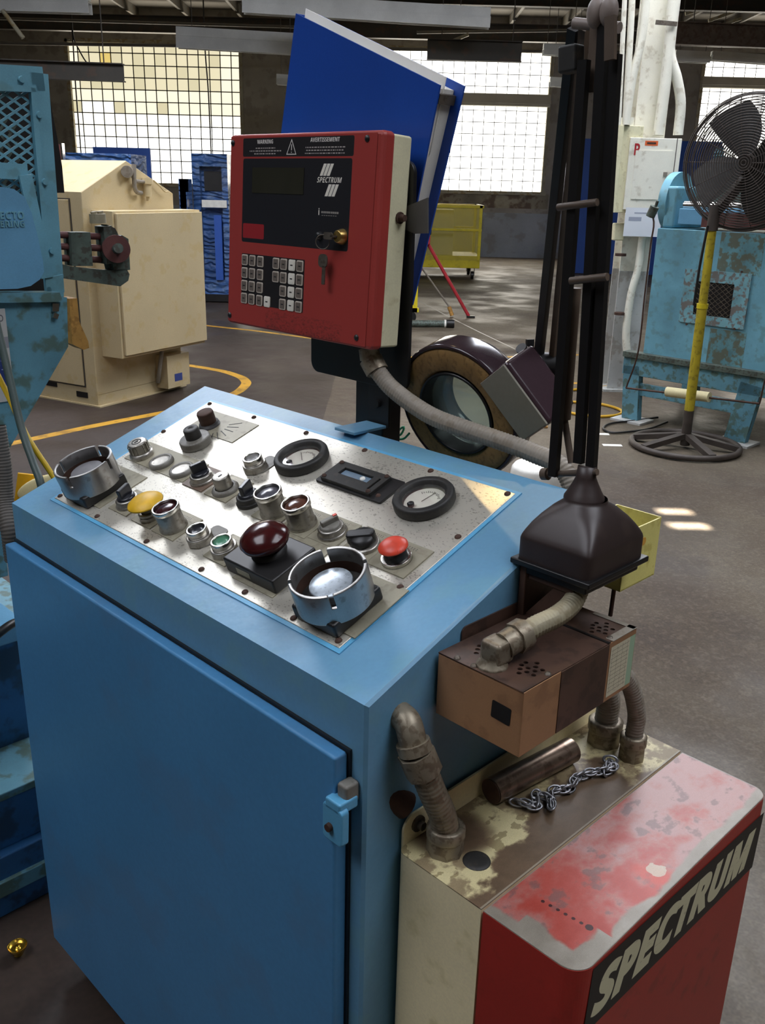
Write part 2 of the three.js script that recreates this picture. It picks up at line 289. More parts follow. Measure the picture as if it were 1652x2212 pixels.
{
  const prof = prism([[0, 0.06], [0.416, 0.06], [0.416, 1.2264], [0, 1.07]], 0, 0.92, 0.004).rotateY(Math.PI / 2);
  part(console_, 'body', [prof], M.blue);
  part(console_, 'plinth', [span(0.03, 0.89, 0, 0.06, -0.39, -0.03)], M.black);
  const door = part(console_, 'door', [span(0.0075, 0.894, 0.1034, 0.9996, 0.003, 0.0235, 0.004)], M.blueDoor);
  part(door, 'gasket', [span(0.004, 0.8975, 0.1, 1.003, 0.0, 0.0035)], M.black);
  const latch = part(console_, 'door_clamp', [extr(rrShape(0.034, 0.05, 0.006, 0.901, 0.918), 0.01, 0.002).translate(0, 0, 0.024), span(0.888, 0.914, 0.935, 0.951, 0.004, 0.034, 0.003)], M.blueEdge, { label: 'blue clamp latch on the door edge' });
  part(latch, 'clamp_screw', [cyl(0.0055, 0.005, 0.006, 0, 0, 0, 10).rotateX(Math.PI / 2).translate(0.898, 0.914, 0.033)], M.rust);
  part(latch, 'clamp_tongue', [span(0.895, 0.912, 0.94, 0.968, 0.0, 0.022, 0.004)], M.greyPlastic);
  const panel = part(console_, 'button_panel', [onSlope(box(0.7447, 0.003, 0.3546, 0, 0.0015, 0, 0.0012), 0.4525, 0.2257, 0.0)], M.alu, { label: 'speckled silver metal panel' });
  const rim = [box(0.757, 0.0018, 0.367, 0, 0.0009, 0)]; part(console_, 'panel_seat', rim.map((g) => onSlope(g, 0.4525, 0.2257)), M.blueEdge);
  for (const [x, s] of [[0.087, 0.057], [0.086, 0.285], [0.089, 0.395], [0.23, 0.395], [0.377, 0.396], [0.523, 0.397], [0.669, 0.396], [0.815, 0.397], [0.815, 0.287], [0.815, 0.17], [0.815, 0.057], [0.73, 0.056], [0.625, 0.057], [0.521, 0.057], [0.374, 0.056], [0.222, 0.055]])
    part(panel, 'panel_screw', [onSlope(lathe([[0, 0.0032], [0.0025, 0.003], [0.0046, 0.0014], [0.005, 0]], 10), x, s, 0.003)], M.rust);
}
const HP = 0.003;
function control(name, x, s, label) { const g = sub(console_, name, label), p = slope(x, s, HP); g.position.set(p.x - console_.off[0], p.y - console_.off[1], p.z - console_.off[2]); g.rotation.x = SA; return g; }
const C = (g, n, geos, m, l) => part(g, n, geos, m, l ? { label: l } : {});
const inkTex = canvasTex(256, 128, (g, w, h) => { g.fillStyle = '#968f7c'; g.fillRect(0, 0, w, h); for (let i = 0; i < 60; i++) { g.fillStyle = `rgba(70,64,54,${0.03 + 0.05 * hash(i, 1, 9)})`; g.fillRect(hash(i, 2, 9) * w, hash(i, 3, 9) * h, 30, 14); } g.fillStyle = '#4d4a44'; for (let r = 0; r < 2; r++) { let x = 70 + r * 24; for (let i = 0; i < 6 - r; i++) { g.fillRect(x, 40 + r * 34, 7, 20); g.fillRect(x, r ? 74 : 50, 15, 4); x += 21; } } });
M.legendInk = std({ map: inkTex, roughness: 0.45, metalness: 0.3 });
function legend(g, w = 0.054, d = 0.058, dz = -0.006, m = M.plate, ink = true) {
  C(g, 'legend_plate', [box(w, 0.002, d, 0, 0.001, dz)], m);
  if (ink) { const q = new THREE.PlaneGeometry(w * 0.8, 0.011).rotateX(-Math.PI / 2).translate(0, 0.0022, dz - d / 2 + 0.009); part(g, 'legend_print', [q], M.legendInk, { keepUV: true }); }
}
const ring = (r0, r1, y0, y1, seg = 28) => lathe([[r0, y0], [r1, y0], [r1, y1 - 0.0008], [r1 - 0.0008, y1], [r0 + 0.0006, y1], [r0, y1 - 0.001], [r0, y0]], seg);
const hexNut = (r, h, y = 0) => new THREE.CylinderGeometry(r * 0.97, r, h, 8).translate(0, y + h / 2, 0);
const cap = (hex, rough = 0.35) => paint(hex, { vary: 0.08, rough, size: 0.05, res: 64 });
M.capBlack = cap(0x23242a, 0.3); M.capGrey = cap(0x8b8a88); M.capGreen = cap(0x4f8a6c); M.capRed = cap(0xd8442c, 0.4); M.capYellow = cap(0xe0b01c, 0.45); M.capMaroon = cap(0x3e1414, 0.18); M.lensRed = cap(0x3a1a1e, 0.18); M.lensBrown = cap(0x5a382c, 0.16); M.lensGrey = cap(0x55555c, 0.16);
function pushButton(x, s, capM, lab, tongue) {
  const g = control('push_button', x, s, lab); if (tongue) C(g, 'legend_plate', [extr(rrShape(0.034, 0.046, 0.008), 0.0014).rotateX(-Math.PI / 2).translate(0.006, 0, -0.016)], M.greyPlastic); else legend(g);
  C(g, 'lock_ring', [hexNut(0.0215, 0.008, 0.001), ring(0.015, 0.020, 0.009, 0.013)], M.dullChrome); C(g, 'bezel', [ring(0.0125, 0.0165, 0.012, 0.024)], M.chrome);
  C(g, 'button_cap', [lathe([[0, 0.0185], [0.006, 0.019], [0.0125, 0.0215], [0.0128, 0.012]], 24)], capM); return g;
}
function pilotLight(x, s, capM, lab) {
  const g = control('pilot_light', x, s, lab); legend(g, 0.06, 0.06);
  C(g, 'lamp_body', [lathe([[0.019, 0], [0.0225, 0.001], [0.0225, 0.006], [0.0205, 0.008], [0.0205, 0.036], [0.018, 0.036]], 30)], M.dullChrome);
  C(g, 'bezel', [ring(0.0185, 0.0222, 0.034, 0.0415)], M.chrome); C(g, 'lens', [lathe([[0, 0.0405], [0.010, 0.0398], [0.0185, 0.037], [0.0185, 0.03]], 24)], capM); return g;
}
function selector(x, s, { plate = M.plate, knob = M.capBlack, body = M.dullChrome, turn = 0, tip = null, legendOn = true, lab = null, tall = true } = {}) {
  const g = control('selector_switch', x, s, lab); if (legendOn) legend(g, 0.056, 0.058, -0.004, plate, plate === M.plate);
  C(g, 'lock_ring', [lathe([[0.022, 0], [0.0225, 0.004], [0.021, 0.006], [0.0195, 0.007], [0.0195, 0.013], [0.017, 0.015], [0, 0.015]], 28)], body);
  const k = [lathe([[0, 0.020], [0.013, 0.0195], [0.0155, 0.017], [0.0158, 0.014]], 24), box(0.0085, tall ? 0.018 : 0.011, 0.027, 0, tall ? 0.026 : 0.022, -0.001, 0.002)];
  C(g, 'selector_knob', k.map((q) => q.rotateY(turn)), knob); if (tip) C(g, 'pointer_mark', [box(0.0045, 0.0012, 0.006, 0, tall ? 0.0353 : 0.028, -0.011).rotateY(turn)], tip); return g;
}
// key knob, two worn flat buttons on one long plate
{ const g = control('legend_strip', 0.189, 0.219); C(g, 'legend_plate', [box(0.19, 0.0014, 0.058, 0, 0.0007, 0)], M.plate); }
{ const g = control('key_switch', 0.125, 0.211, 'ribbed silver key switch'); const k = [lathe([[0.0215, 0], [0.0225, 0.005], [0.021, 0.010], [0.018, 0.011]], 26), lathe([[0.0175, 0.011], [0.0175, 0.028], [0.0158, 0.0305], [0, 0.0305]], 26)]; for (let i = 0; i < 16; i++) { const a = i / 16 * 6.283; k.push(box(0.003, 0.014, 0.0014, 0.0176, 0.02, 0).rotateY(a)); } C(g, 'key_body', k, M.dullChrome); C(g, 'key_slot', [box(0.003, 0.0012, 0.008, 0, 0.0308, 0), lathe([[0.007, 0.0308], [0.0085, 0.0316], [0.0095, 0.0308]], 18)], M.blackSoft); }
for (const x of [0.19, 0.255]) { const g = control('flat_button', x, 0.211, 'worn flush grey push button'); C(g, 'bezel', [lathe([[0.0225, 0], [0.0228, 0.004], [0.0215, 0.0085], [0.017, 0.009], [0.0165, 0.0075]], 28)], M.greyPlastic); C(g, 'button_cap', [lathe([[0, 0.007], [0.008, 0.0066], [0.010, 0.0075], [0.012, 0.0068], [0.0168, 0.0078]], 24)], M.dullChrome); }
selector(0.317, 0.211, { plate: M.plateBrown, turn: -0.35, tip: M.plate, lab: 'black selector switch on a brown plate' });
{ const g = control('key_switch', 0.384, 0.209, 'short silver cylinder lock'); legend(g, 0.06, 0.06); C(g, 'lock_ring', [lathe([[0.0225, 0], [0.023, 0.005], [0.020, 0.009], [0.016, 0.009]], 26)], M.greyPlastic); C(g, 'key_body', [lathe([[0.0145, 0.008], [0.0145, 0.028], [0.0125, 0.030], [0, 0.030]], 24)], M.dullChrome); C(g, 'key_slot', [box(0.0025, 0.0012, 0.007, 0, 0.0302, 0)], M.black); }
selector(0.452, 0.207, { legendOn: false, body: M.blackSoft, turn: 0.35, lab: 'small black selector switch without a plate' });
pilotLight(0.516, 0.205, M.lensGrey, 'pilot light with a dark grey lens'); pilotLight(0.583, 0.204, M.lensBrown, 'pilot light with a brown lens');
selector(0.643, 0.21, { knob: M.greyPlastic, turn: -0.3, tip: M.capRed, tall: false, lab: 'grey selector with a red pointer' });
{ const g = control('selector_switch', 0.71, 0.21, 'black winged selector knob'); legend(g, 0.058, 0.06); C(g, 'lock_ring', [lathe([[0.022, 0], [0.0225, 0.005], [0.0205, 0.009], [0, 0.009]], 28)], M.dullChrome); C(g, 'selector_knob', [lathe([[0.017, 0.009], [0.0185, 0.012], [0.017, 0.022], [0, 0.023]], 20), extr(rrShape(0.041, 0.016, 0.006), 0.014, 0.003).rotateX(-Math.PI / 2).rotateY(0.6).translate(-0.002, 0.012, 0)], M.black); }
{ const g = control('emergency_stop', 0.773, 0.209, 'small red mushroom stop button'); legend(g, 0.07, 0.062); C(g, 'lock_ring', [ring(0.014, 0.0215, 0, 0.008)], M.chrome); C(g, 'stem', [lathe([[0.0165, 0.006], [0.0155, 0.024], [0, 0.024]], 24)], M.black); C(g, 'mushroom_cap', [lathe([[0, 0.0325], [0.010, 0.0318], [0.017, 0.029], [0.0205, 0.0255], [0.0205, 0.0235], [0.014, 0.0225]], 32)], M.capRed); }
selector(0.248, 0.104, { turn: 0.3, lab: 'black selector switch beside the yellow button' });
{ const g = control('mushroom_button', 0.322, 0.101, 'large yellow mushroom push button'); legend(g, 0.056, 0.058); C(g, 'lock_ring', [hexNut(0.0205, 0.008), ring(0.013, 0.0185, 0.008, 0.014)], M.dullChrome); C(g, 'stem', [cyl(0.012, 0.011, 0.024, 0, 0.01, 0)], M.greyPlastic); C(g, 'mushroom_cap', [lathe([[0, 0.0395], [0.012, 0.0388], [0.022, 0.036], [0.0285, 0.0315], [0.0298, 0.029], [0.027, 0.0275], [0.012, 0.0275]], 36)], M.capYellow); }
pilotLight(0.387, 0.101, M.lensRed, 'pilot light with a dark red lens');
pushButton(0.461, 0.101, M.capBlack, 'black push button with a chrome bezel', true); pushButton(0.524, 0.101, M.capGreen, 'green push button with a chrome bezel'); pushButton(0.381, 0.277, M.capGrey, 'grey push button with a chrome bezel', true);
// upper left: two stacked knobs with a scale plate
{ const g = control('dial_plate', 0.194, 0.347); C(g, 'legend_plate', [box(0.142, 0.0014, 0.064, 0, 0.0007, 0)], M.plate); const sc = []; for (let i = 0; i < 6; i++) sc.push(box(0.026, 0.0004, 0.0016, 0.038, 0.0016, 0).rotateY(-0.9 + i * 0.3).translate(-0.01, 0, 0.006)); C(g, 'scale_marks', sc, M.blackSoft); }
{ const g = control('rotary_knob', 0.166, 0.338, 'dark brown control knob'); C(g, 'collar', [lathe([[0.021, 0], [0.0185, 0.008], [0, 0.008]], 24)], M.blackSoft); C(g, 'knob', [lathe([[0.0152, 0.008], [0.0158, 0.028], [0.0145, 0.031], [0, 0.031]], 26)], M.rust); }
{ const g = control('rotary_knob', 0.199, 0.283, 'grey control knob on a round disc'); C(g, 'disc', [lathe([[0.027, 0], [0.0285, 0.002], [0.0285, 0.013], [0.0265, 0.0155], [0, 0.0155]], 32)], M.greyPlastic); C(g, 'knob', [lathe([[0.0145, 0.0155], [0.0142, 0.032], [0.013, 0.0345], [0.006, 0.0345], [0.004, 0.033], [0, 0.033]], 24)], M.blackSoft); }
// two dial meters and the slide recorder between them
M.dial = std({ color: 0xd8d5c6, roughness: 0.6 });
for (const [x, needle] of [[0.444, 0.9], [0.718, -0.2]]) {
  const g = control('dial_meter', x, 0.328, 'round panel meter with a thick dark bezel');
  C(g, 'bezel', [lathe([[0.0445, 0], [0.046, 0.003], [0.046, 0.013], [0.0435, 0.017], [0.041, 0.0155], [0.0385, 0.0175], [0.0345, 0.016], [0.031, 0.008], [0.031, 0.003]], 48)], M.blackSoft);
  C(g, 'dial_face', [cyl(0.031, 0.031, 0.001, 0, 0.003, 0, 40)], M.dial); const mk = []; for (let i = 0; i < 13; i++) mk.push(box(0.0008, 0.0004, i % 3 ? 0.003 : 0.005, 0, 0.0043, -0.021).rotateY(0.9 - i * 0.15)); C(g, 'scale_marks', mk, M.blackSoft);
  C(g, 'needle', [box(0.0007, 0.0006, 0.026, 0, 0.0058, -0.008).rotateY(needle)], M.black); C(g, 'zero_screw', [lathe([[0.005, 0.006], [0.0052, 0.0105], [0.003, 0.012], [0, 0.012]], 16).translate(-0.008, 0, 0.02)], M.black); C(g, 'glass', [cyl(0.0315, 0.0315, 0.0006, 0, 0.0095, 0, 40)], M.glass);
}
{ const g = control('slide_scale', 0.585, 0.324, 'black slide scale with a window and a white pointer'); C(g, 'base_plate', [extr(rrShape(0.146, 0.058, 0.004), 0.004, 0.001).rotateX(-Math.PI / 2)], M.black);
  const h = rrShape(0.112, 0.05, 0.003), w = new THREE.Path(); w.moveTo(-0.034, -0.004); w.lineTo(0.03, -0.004); w.lineTo(0.03, 0.012); w.lineTo(-0.034, 0.012); w.closePath(); h.holes.push(w); const sl = new THREE.Path(); sl.moveTo(0.042, -0.016); sl.lineTo(0.046, -0.016); sl.lineTo(0.046, 0.012); sl.lineTo(0.042, 0.012); sl.closePath(); h.holes.push(sl);
  C(g, 'cover', [extr(h, 0.006, 0.001).rotateX(-Math.PI / 2).translate(-0.008, 0.004, 0)], M.blackSoft); C(g, 'scale_strip', [box(0.064, 0.0006, 0.015, -0.01, 0.0052, -0.004)], cap(0x6f8496)); C(g, 'pointer', [lathe([[0, 0.0085], [0.004, 0.008], [0.0045, 0.0055]], 14).translate(0.004, 0, -0.004)], std({ color: 0xf2f0e8, roughness: 0.4 }));
  for (const [a, b] of [[-0.058, -0.02], [-0.058, 0.02], [0.042, -0.021], [0.042, 0.021], [0.066, 0.023]]) C(g, 'screw', [lathe([[0, 0.013], [0.003, 0.0125], [0.0042, 0.0105]], 10).translate(a, 0, b)], M.rust); }
// guarded palm buttons at both ends and the maroon mushroom
const slotted = (r0, r1, y0, y1, n, off) => { const out = [], gap = 0.13; for (let i = 0; i < n; i++) { const a = off + i * 2 * Math.PI / n + gap / 2, b = off + (i + 1) * 2 * Math.PI / n - gap / 2, s = new THREE.Shape(); s.absarc(0, 0, r1, a, b, false); s.absarc(0, 0, r0, b, a, true); out.push(extr(s, y1 - y0, 0.0014, 14).rotateX(-Math.PI / 2).translate(0, y0, 0)); } return out; };
function palm(x, s, capM, metal, off, lab) {
  const g = control('palm_button', x, s, lab); C(g, 'legend_plate', [box(0.098, 0.0014, 0.1, 0.01, 0.0007, -0.02)], M.plate); C(g, 'base_box', [box(0.082, 0.022, 0.086, 0, 0.0115, 0, 0.004)], M.black);
  const base = new THREE.Shape(); base.absarc(0, 0, 0.051, 0, Math.PI * 2, false); const hole = new THREE.Path(); hole.absarc(0, 0, 0.0462, 0, Math.PI * 2, true); base.holes.push(hole);
  C(g, 'guard_ring', [extr(base, 0.024, 0.001, 32).rotateX(-Math.PI / 2).translate(0, 0.018, 0), ...slotted(0.0462, 0.051, 0.041, 0.062, 4, off)], metal); C(g, 'guard_floor', [cyl(0.0465, 0.0465, 0.003, 0, 0.022, 0, 36)], M.blackSoft); C(g, 'ring_lining', [lathe([[0.0461, 0.024], [0.0461, 0.041], [0.0456, 0.041], [0.0456, 0.024]], 40)], M.rust);
  C(g, 'palm_cap', [lathe([[0.022, 0.025], [0.022, 0.037], [0.0278, 0.039], [0.0288, 0.0425], [0.0275, 0.045], [0.014, 0.0465], [0, 0.047]], 36)], capM);
}
M.guard = paint(0xa9a7a4, { vary: 0.08, rough: 0.32, metal: 0.85, size: 0.12, grime: 0x5d5348, amount: 0.12 });
M.capWhite = paint(0xb9c3cc, { vary: 0.08, rough: 0.3, metal: 0.5, size: 0.05, grime: 0x7f8790, amount: 0.3 });
palm(0.145, 0.1, cap(0x6f6d70, 0.5), M.guard, 0.5, 'palm button in a slotted steel guard ring with a dark grey cap'); palm(0.772, 0.1, M.capWhite, M.guard, 0.9, 'palm button in a slotted steel guard ring with a bright metal cap');
{ const g = control('mushroom_button', 0.617, 0.118, 'dark maroon mushroom button on a black box'); C(g, 'legend_plate', [box(0.09, 0.0014, 0.13, 0.01, 0.0007, -0.015)], M.plate); C(g, 'base_box', [box(0.112, 0.024, 0.082, 0, 0.012, 0.002, 0.003)], M.black); C(g, 'stem', [lathe([[0.026, 0.024], [0.024, 0.03], [0.018, 0.034], [0, 0.034]], 28)], M.black); C(g, 'mushroom_cap', [lathe([[0, 0.066], [0.012, 0.0652], [0.024, 0.061], [0.033, 0.0535], [0.0358, 0.047], [0.033, 0.040], [0.024, 0.034], [0.012, 0.032]], 40)], M.capMaroon); C(g, 'maker_label', [box(0.03, 0.009, 0.0006, -0.012, 0.012, 0.0432)], M.plate); }
// mounting foot of the terminal post: bent blue clip on the back rim
const lplane = (px, py, axis, val) => { const o = toLocal(V(0, EYE, 0)), d = toLocal(V(0, EYE, 0).add(rayDir(px, py))).sub(o), t = (val - o.getComponent(axis)) / d.getComponent(axis); return o.addScaledVector(d, t); };
const lz = (px, py, z) => lplane(px, py, 2, z), lx = (px, py, x) => lplane(px, py, 0, x), ly = (px, py, y) => lplane(px, py, 1, y);
const atD = (px, py, d) => V(0, EYE, 0).addScaledVector(rayDir(px, py), d);

// ---------------------------------------------------------------- red operator terminal on its post
M.red = paint(0xa43932, { vary: 0.05, rough: 0.5, size: 0.3, grain: 0.02, res: 256 });
M.cream = paint(0xd9d3b0, { vary: 0.05, rough: 0.5, size: 0.3, grime: 0x9a8c62, amount: 0.08 });
M.brass = std({ color: 0xb79a5a, roughness: 0.3, metalness: 0.9 });
M.iron = paint(0x6e665c, { vary: 0.15, rough: 0.5, metal: 0.6, size: 0.1, grime: 0x4a3c30, amount: 0.3 });
const facePrint = canvasTex(1024, 880, (g, w, h) => {               // flat print on the front foil, 0.372 x 0.320 m
  const X = (x) => x / 0.372 * w, Y = (y) => (1 - y / 0.32) * h;
  g.fillStyle = '#a03731'; g.fillRect(0, 0, w, h);
  const rr_ = (x0, y0, x1, y1, r, c) => { g.fillStyle = c; const a = X(x0), b = Y(y1), cw = X(x1) - a, ch = Y(y0) - b; g.beginPath(); g.moveTo(a + r, b); g.lineTo(a + cw - r, b); g.quadraticCurveTo(a + cw, b, a + cw, b + r); g.lineTo(a + cw, b + ch - r); g.quadraticCurveTo(a + cw, b + ch, a + cw - r, b + ch); g.lineTo(a + r, b + ch); g.quadraticCurveTo(a, b + ch, a, b + ch - r); g.lineTo(a, b + r); g.quadraticCurveTo(a, b, a + r, b); g.closePath(); g.fill(); };
  rr_(0.036, 0.287, 0.321, 0.317, 10, '#1c191b');
  rr_(0.037, 0.144, 0.319, 0.284, 14, '#18171c');
  rr_(0.066, 0.227, 0.204, 0.268, 4, '#23231a');
  rr_(0.040, 0.151, 0.101, 0.176, 8, '#9a2026');
  g.fillStyle = '#e8e2da'; g.textAlign = 'center'; g.textBaseline = 'alphabetic';
  g.font = 'bold 25px sans-serif'; g.fillText('WARNING', X(0.098), Y(0.3075)); g.fillText('AVERTISSEMENT', X(0.252), Y(0.3085));
  g.fillStyle = '#b5aca6'; for (const [cx, ws] of [[0.098, [0.052, 0.086, 0.06]], [0.252, [0.094, 0.09, 0.096]]]) ws.forEach((lw, i) => { const y = Y(0.3015 - i * 0.0045); let x = X(cx - lw / 2); while (x < X(cx + lw / 2)) { const q = 5 + 14 * hash(x | 0, i, 5); g.fillRect(x, y, q, 5); x += q + 5; } });
  g.strokeStyle = '#e8e2da'; g.lineWidth = 4; g.beginPath(); g.moveTo(X(0.169), Y(0.313)); g.lineTo(X(0.181), Y(0.2905)); g.lineTo(X(0.157), Y(0.2905)); g.closePath(); g.stroke(); g.fillStyle = '#e8e2da'; g.fillRect(X(0.1682), Y(0.306), 5, 26); g.fillRect(X(0.1682), Y(0.2945), 5, 5);
  // slanted stripes and the word between them
  const stripes = (x, y, hh) => { for (let i = 0; i < 3; i++) { g.beginPath(); const a = X(x + i * 0.0085), k = hh * 0.5; g.moveTo(a + X(k), Y(y + hh)); g.lineTo(a + X(k + 0.0072), Y(y + hh)); g.lineTo(a + X(0.0072), Y(y)); g.lineTo(a, Y(y)); g.closePath(); g.fill(); } };
  g.fillStyle = '#ece6d8'; stripes(0.243, 0.2575, 0.0185); stripes(0.257, 0.2265, 0.0185);
  g.font = 'italic bold 32px sans-serif'; g.fillText('SPECTRUM', X(0.266), Y(0.2475));
  g.font = 'bold 40px sans-serif'; g.fillText('i', X(0.245), Y(0.197)); g.fillStyle = '#9a948c'; for (let i = 0; i < 9; i++) g.fillRect(X(0.251) + i * 13, Y(0.2035), 8 + 4 * hash(i, 3, 3), 9); for (let i = 0; i < 7; i++) g.fillRect(X(0.252) + i * 15, Y(0.1975), 10, 3);
  // keypad backing
  g.fillStyle = '#1b1618'; g.fillRect(X(0.039), Y(0.124), X(0.0625), Y(0.037) - Y(0.124)); g.fillRect(X(0.1), Y(0.124), X(0.0285), Y(0.037) - Y(0.124)); g.fillRect(X(0.127), Y(0.124), X(0.0875), Y(0.037) - Y(0.124));
  // rubbed black grease below the keypad
  for (let i = 0; i < 900; i++) { const x = 0.11 + 0.2 * hash(i, 1, 41), y = 0.002 + 0.03 * Math.pow(hash(i, 2, 41), 1.6); g.fillStyle = `rgba(26,14,14,${0.05 + 0.08 * hash(i, 3, 41)})`; g.fillRect(X(x), Y(y), 4 + 12 * hash(i, 4, 41), 3 + 6 * hash(i, 5, 41)); }
});
M.facePrint = std({ map: facePrint, roughness: 0.5 });
{
  const b = toWorld(0.135, 1.374, -0.385), t = thing('operator_terminal', 'red and cream operator terminal with keypad and dark display', 'control terminal', { at: [b.x, b.y, b.z] });
  t.rotation.order = 'YXZ'; t.rotation.set(-0.061, TH, 0);
  const Wt = 0.372, Ht = 0.32;
  const cover = part(t, 'front_cover', [extr(rrShape(Wt + 0.014, Ht + 0.004, 0.008, Wt / 2 + 0.004, Ht / 2), 0.02, 0.006).translate(0, 0, -0.0202)], M.red);
  const q = new THREE.PlaneGeometry(Wt - 0.004, Ht - 0.004).translate(Wt / 2, Ht / 2, 0.0004); part(cover, 'front_foil', [q], M.facePrint, { keepUV: true, label: 'printed front with warning strip and black display window' });
  part(t, 'cream_body', [span(-0.002, Wt + 0.010, 0.001, Ht - 0.001, -0.062, -0.02, 0.004)], M.cream);
  part(t, 'side_bolt', [cyl(0.006, 0.005, 0.012, 0, 0, 0, 12).rotateZ(-Math.PI / 2).translate(Wt + 0.010, 0.2, -0.045), cyl(0.009, 0.009, 0.003, 0, 0, 0, 12).rotateZ(-Math.PI / 2).translate(Wt + 0.010, 0.2, -0.045)], M.rust);
  part(t, 'display_glass', [span(0.066, 0.204, 0.227, 0.268, 0.0005, 0.0012)], new THREE.MeshPhysicalMaterial({ color: 0x23241b, roughness: 0.15, clearcoat: 0.5 }));
  for (const [x, y] of [[0.008, 0.308], [0.348, 0.31], [0.007, 0.012], [0.349, 0.014]]) part(t, 'corner_screw', [lathe([[0, 0.0035], [0.003, 0.003], [0.005, 0.001], [0.005, 0]], 12).rotateX(Math.PI / 2).translate(x, y, 0.0004)], M.black);
  const kG = extr(rrShape(0.0172, 0.0185, 0.003), 0.0016, 0.0006, 4), kI = extr(rrShape(0.0132, 0.0145, 0.0015), 0.0006, 0, 3), rim = std({ color: 0xc8bcae, roughness: 0.5 }), grey = paint(0x6d6259, { rough: 0.55, size: 0.1, res: 64 }), white = paint(0xe9e3d6, { rough: 0.5, size: 0.1, res: 64 });
  const row = (r) => 0.1135 - r * 0.0222, keys = [];
  for (let r = 0; r < 4; r++) { for (const x of [0.05, 0.072, 0.095]) keys.push([x, r, 0]); for (const x of [0.139, 0.160, 0.182, 0.203]) if (!(x === 0.139 && r > 1)) keys.push([x, r, x === 0.182 ? 1 : 0]); } keys.push([0.117, 3, 1]);
  for (const [x, r, w] of keys) { const k = part(t, 'key', [kG.clone().translate(x, row(r), 0.0003)], w ? white : rim); part(k, 'key_face', [kI.clone().translate(x, row(r), 0.0017)], w ? white : grey); part(k, 'key_print', [span(x - 0.003, x + 0.003, row(r) - 0.001, row(r) + 0.001, 0.0023, 0.0025)], M.blackSoft); }
  const lock = part(t, 'key_lock', [lathe([[0, 0.012], [0.008, 0.012], [0.0095, 0.011], [0.012, 0.003], [0.0125, 0]], 24).rotateX(Math.PI / 2).translate(0.303, 0.166, 0)], M.brass, { label: 'brass key lock' });
  part(lock, 'key_in_lock', [extr(rrShape(0.022, 0.011, 0.005), 0.002).translate(0.288, 0.166, 0.016), span(0.294, 0.304, 0.1645, 0.1675, 0.012, 0.018)], M.iron);
  part(lock, 'key_ring', [new THREE.TorusGeometry(0.011, 0.0008, 6, 24).rotateY(0.7).translate(0.278, 0.156, 0.019)], M.iron);
  part(lock, 'hanging_key', [extr(rrShape(0.021, 0.021, 0.008), 0.002).translate(0.274, 0.127, 0.012), extr(rrShape(0.007, 0.03, 0.002), 0.002).translate(0.277, 0.105, 0.012)], M.iron);
  part(t, 'pilot_stud', [lathe([[0, 0.008], [0.004, 0.0075], [0.006, 0.004], [0.0065, 0]], 18).rotateX(Math.PI / 2).translate(0.25, 0.165, 0)], M.black);
}
{
  const p = onConsole('terminal_post', 'black steel post with back plate carrying the red terminal', 'post', 0.428, 1.2, -0.47);
  part(p, 'post_tube', [span(0.393, 0.463, 0.9, 1.52, -0.515, -0.47, 0.003)], M.black);
  part(p, 'back_plate', [extr(rrShape(0.245, 0.36, 0.02, 0.403, 1.475), 0.006, 0.001).translate(0, 0, -0.469)], M.black);
  part(p, 'clip_upright', [span(0.433, 0.482, 1.2262, 1.3, -0.47, -0.464, 0.001)], M.black); part(p, 'post_clip', [span(0.433, 0.482, 1.2262, 1.2312, -0.46, -0.385, 0.001)], M.blue, { label: 'bent blue clip at the foot of the post' });
  part(p, 'clip_bolt', [cyl(0.007, 0.007, 0.006, 0, 0, 0, 6).rotateX(Math.PI / 2).translate(0.458, 1.265, -0.463)], M.black);
}
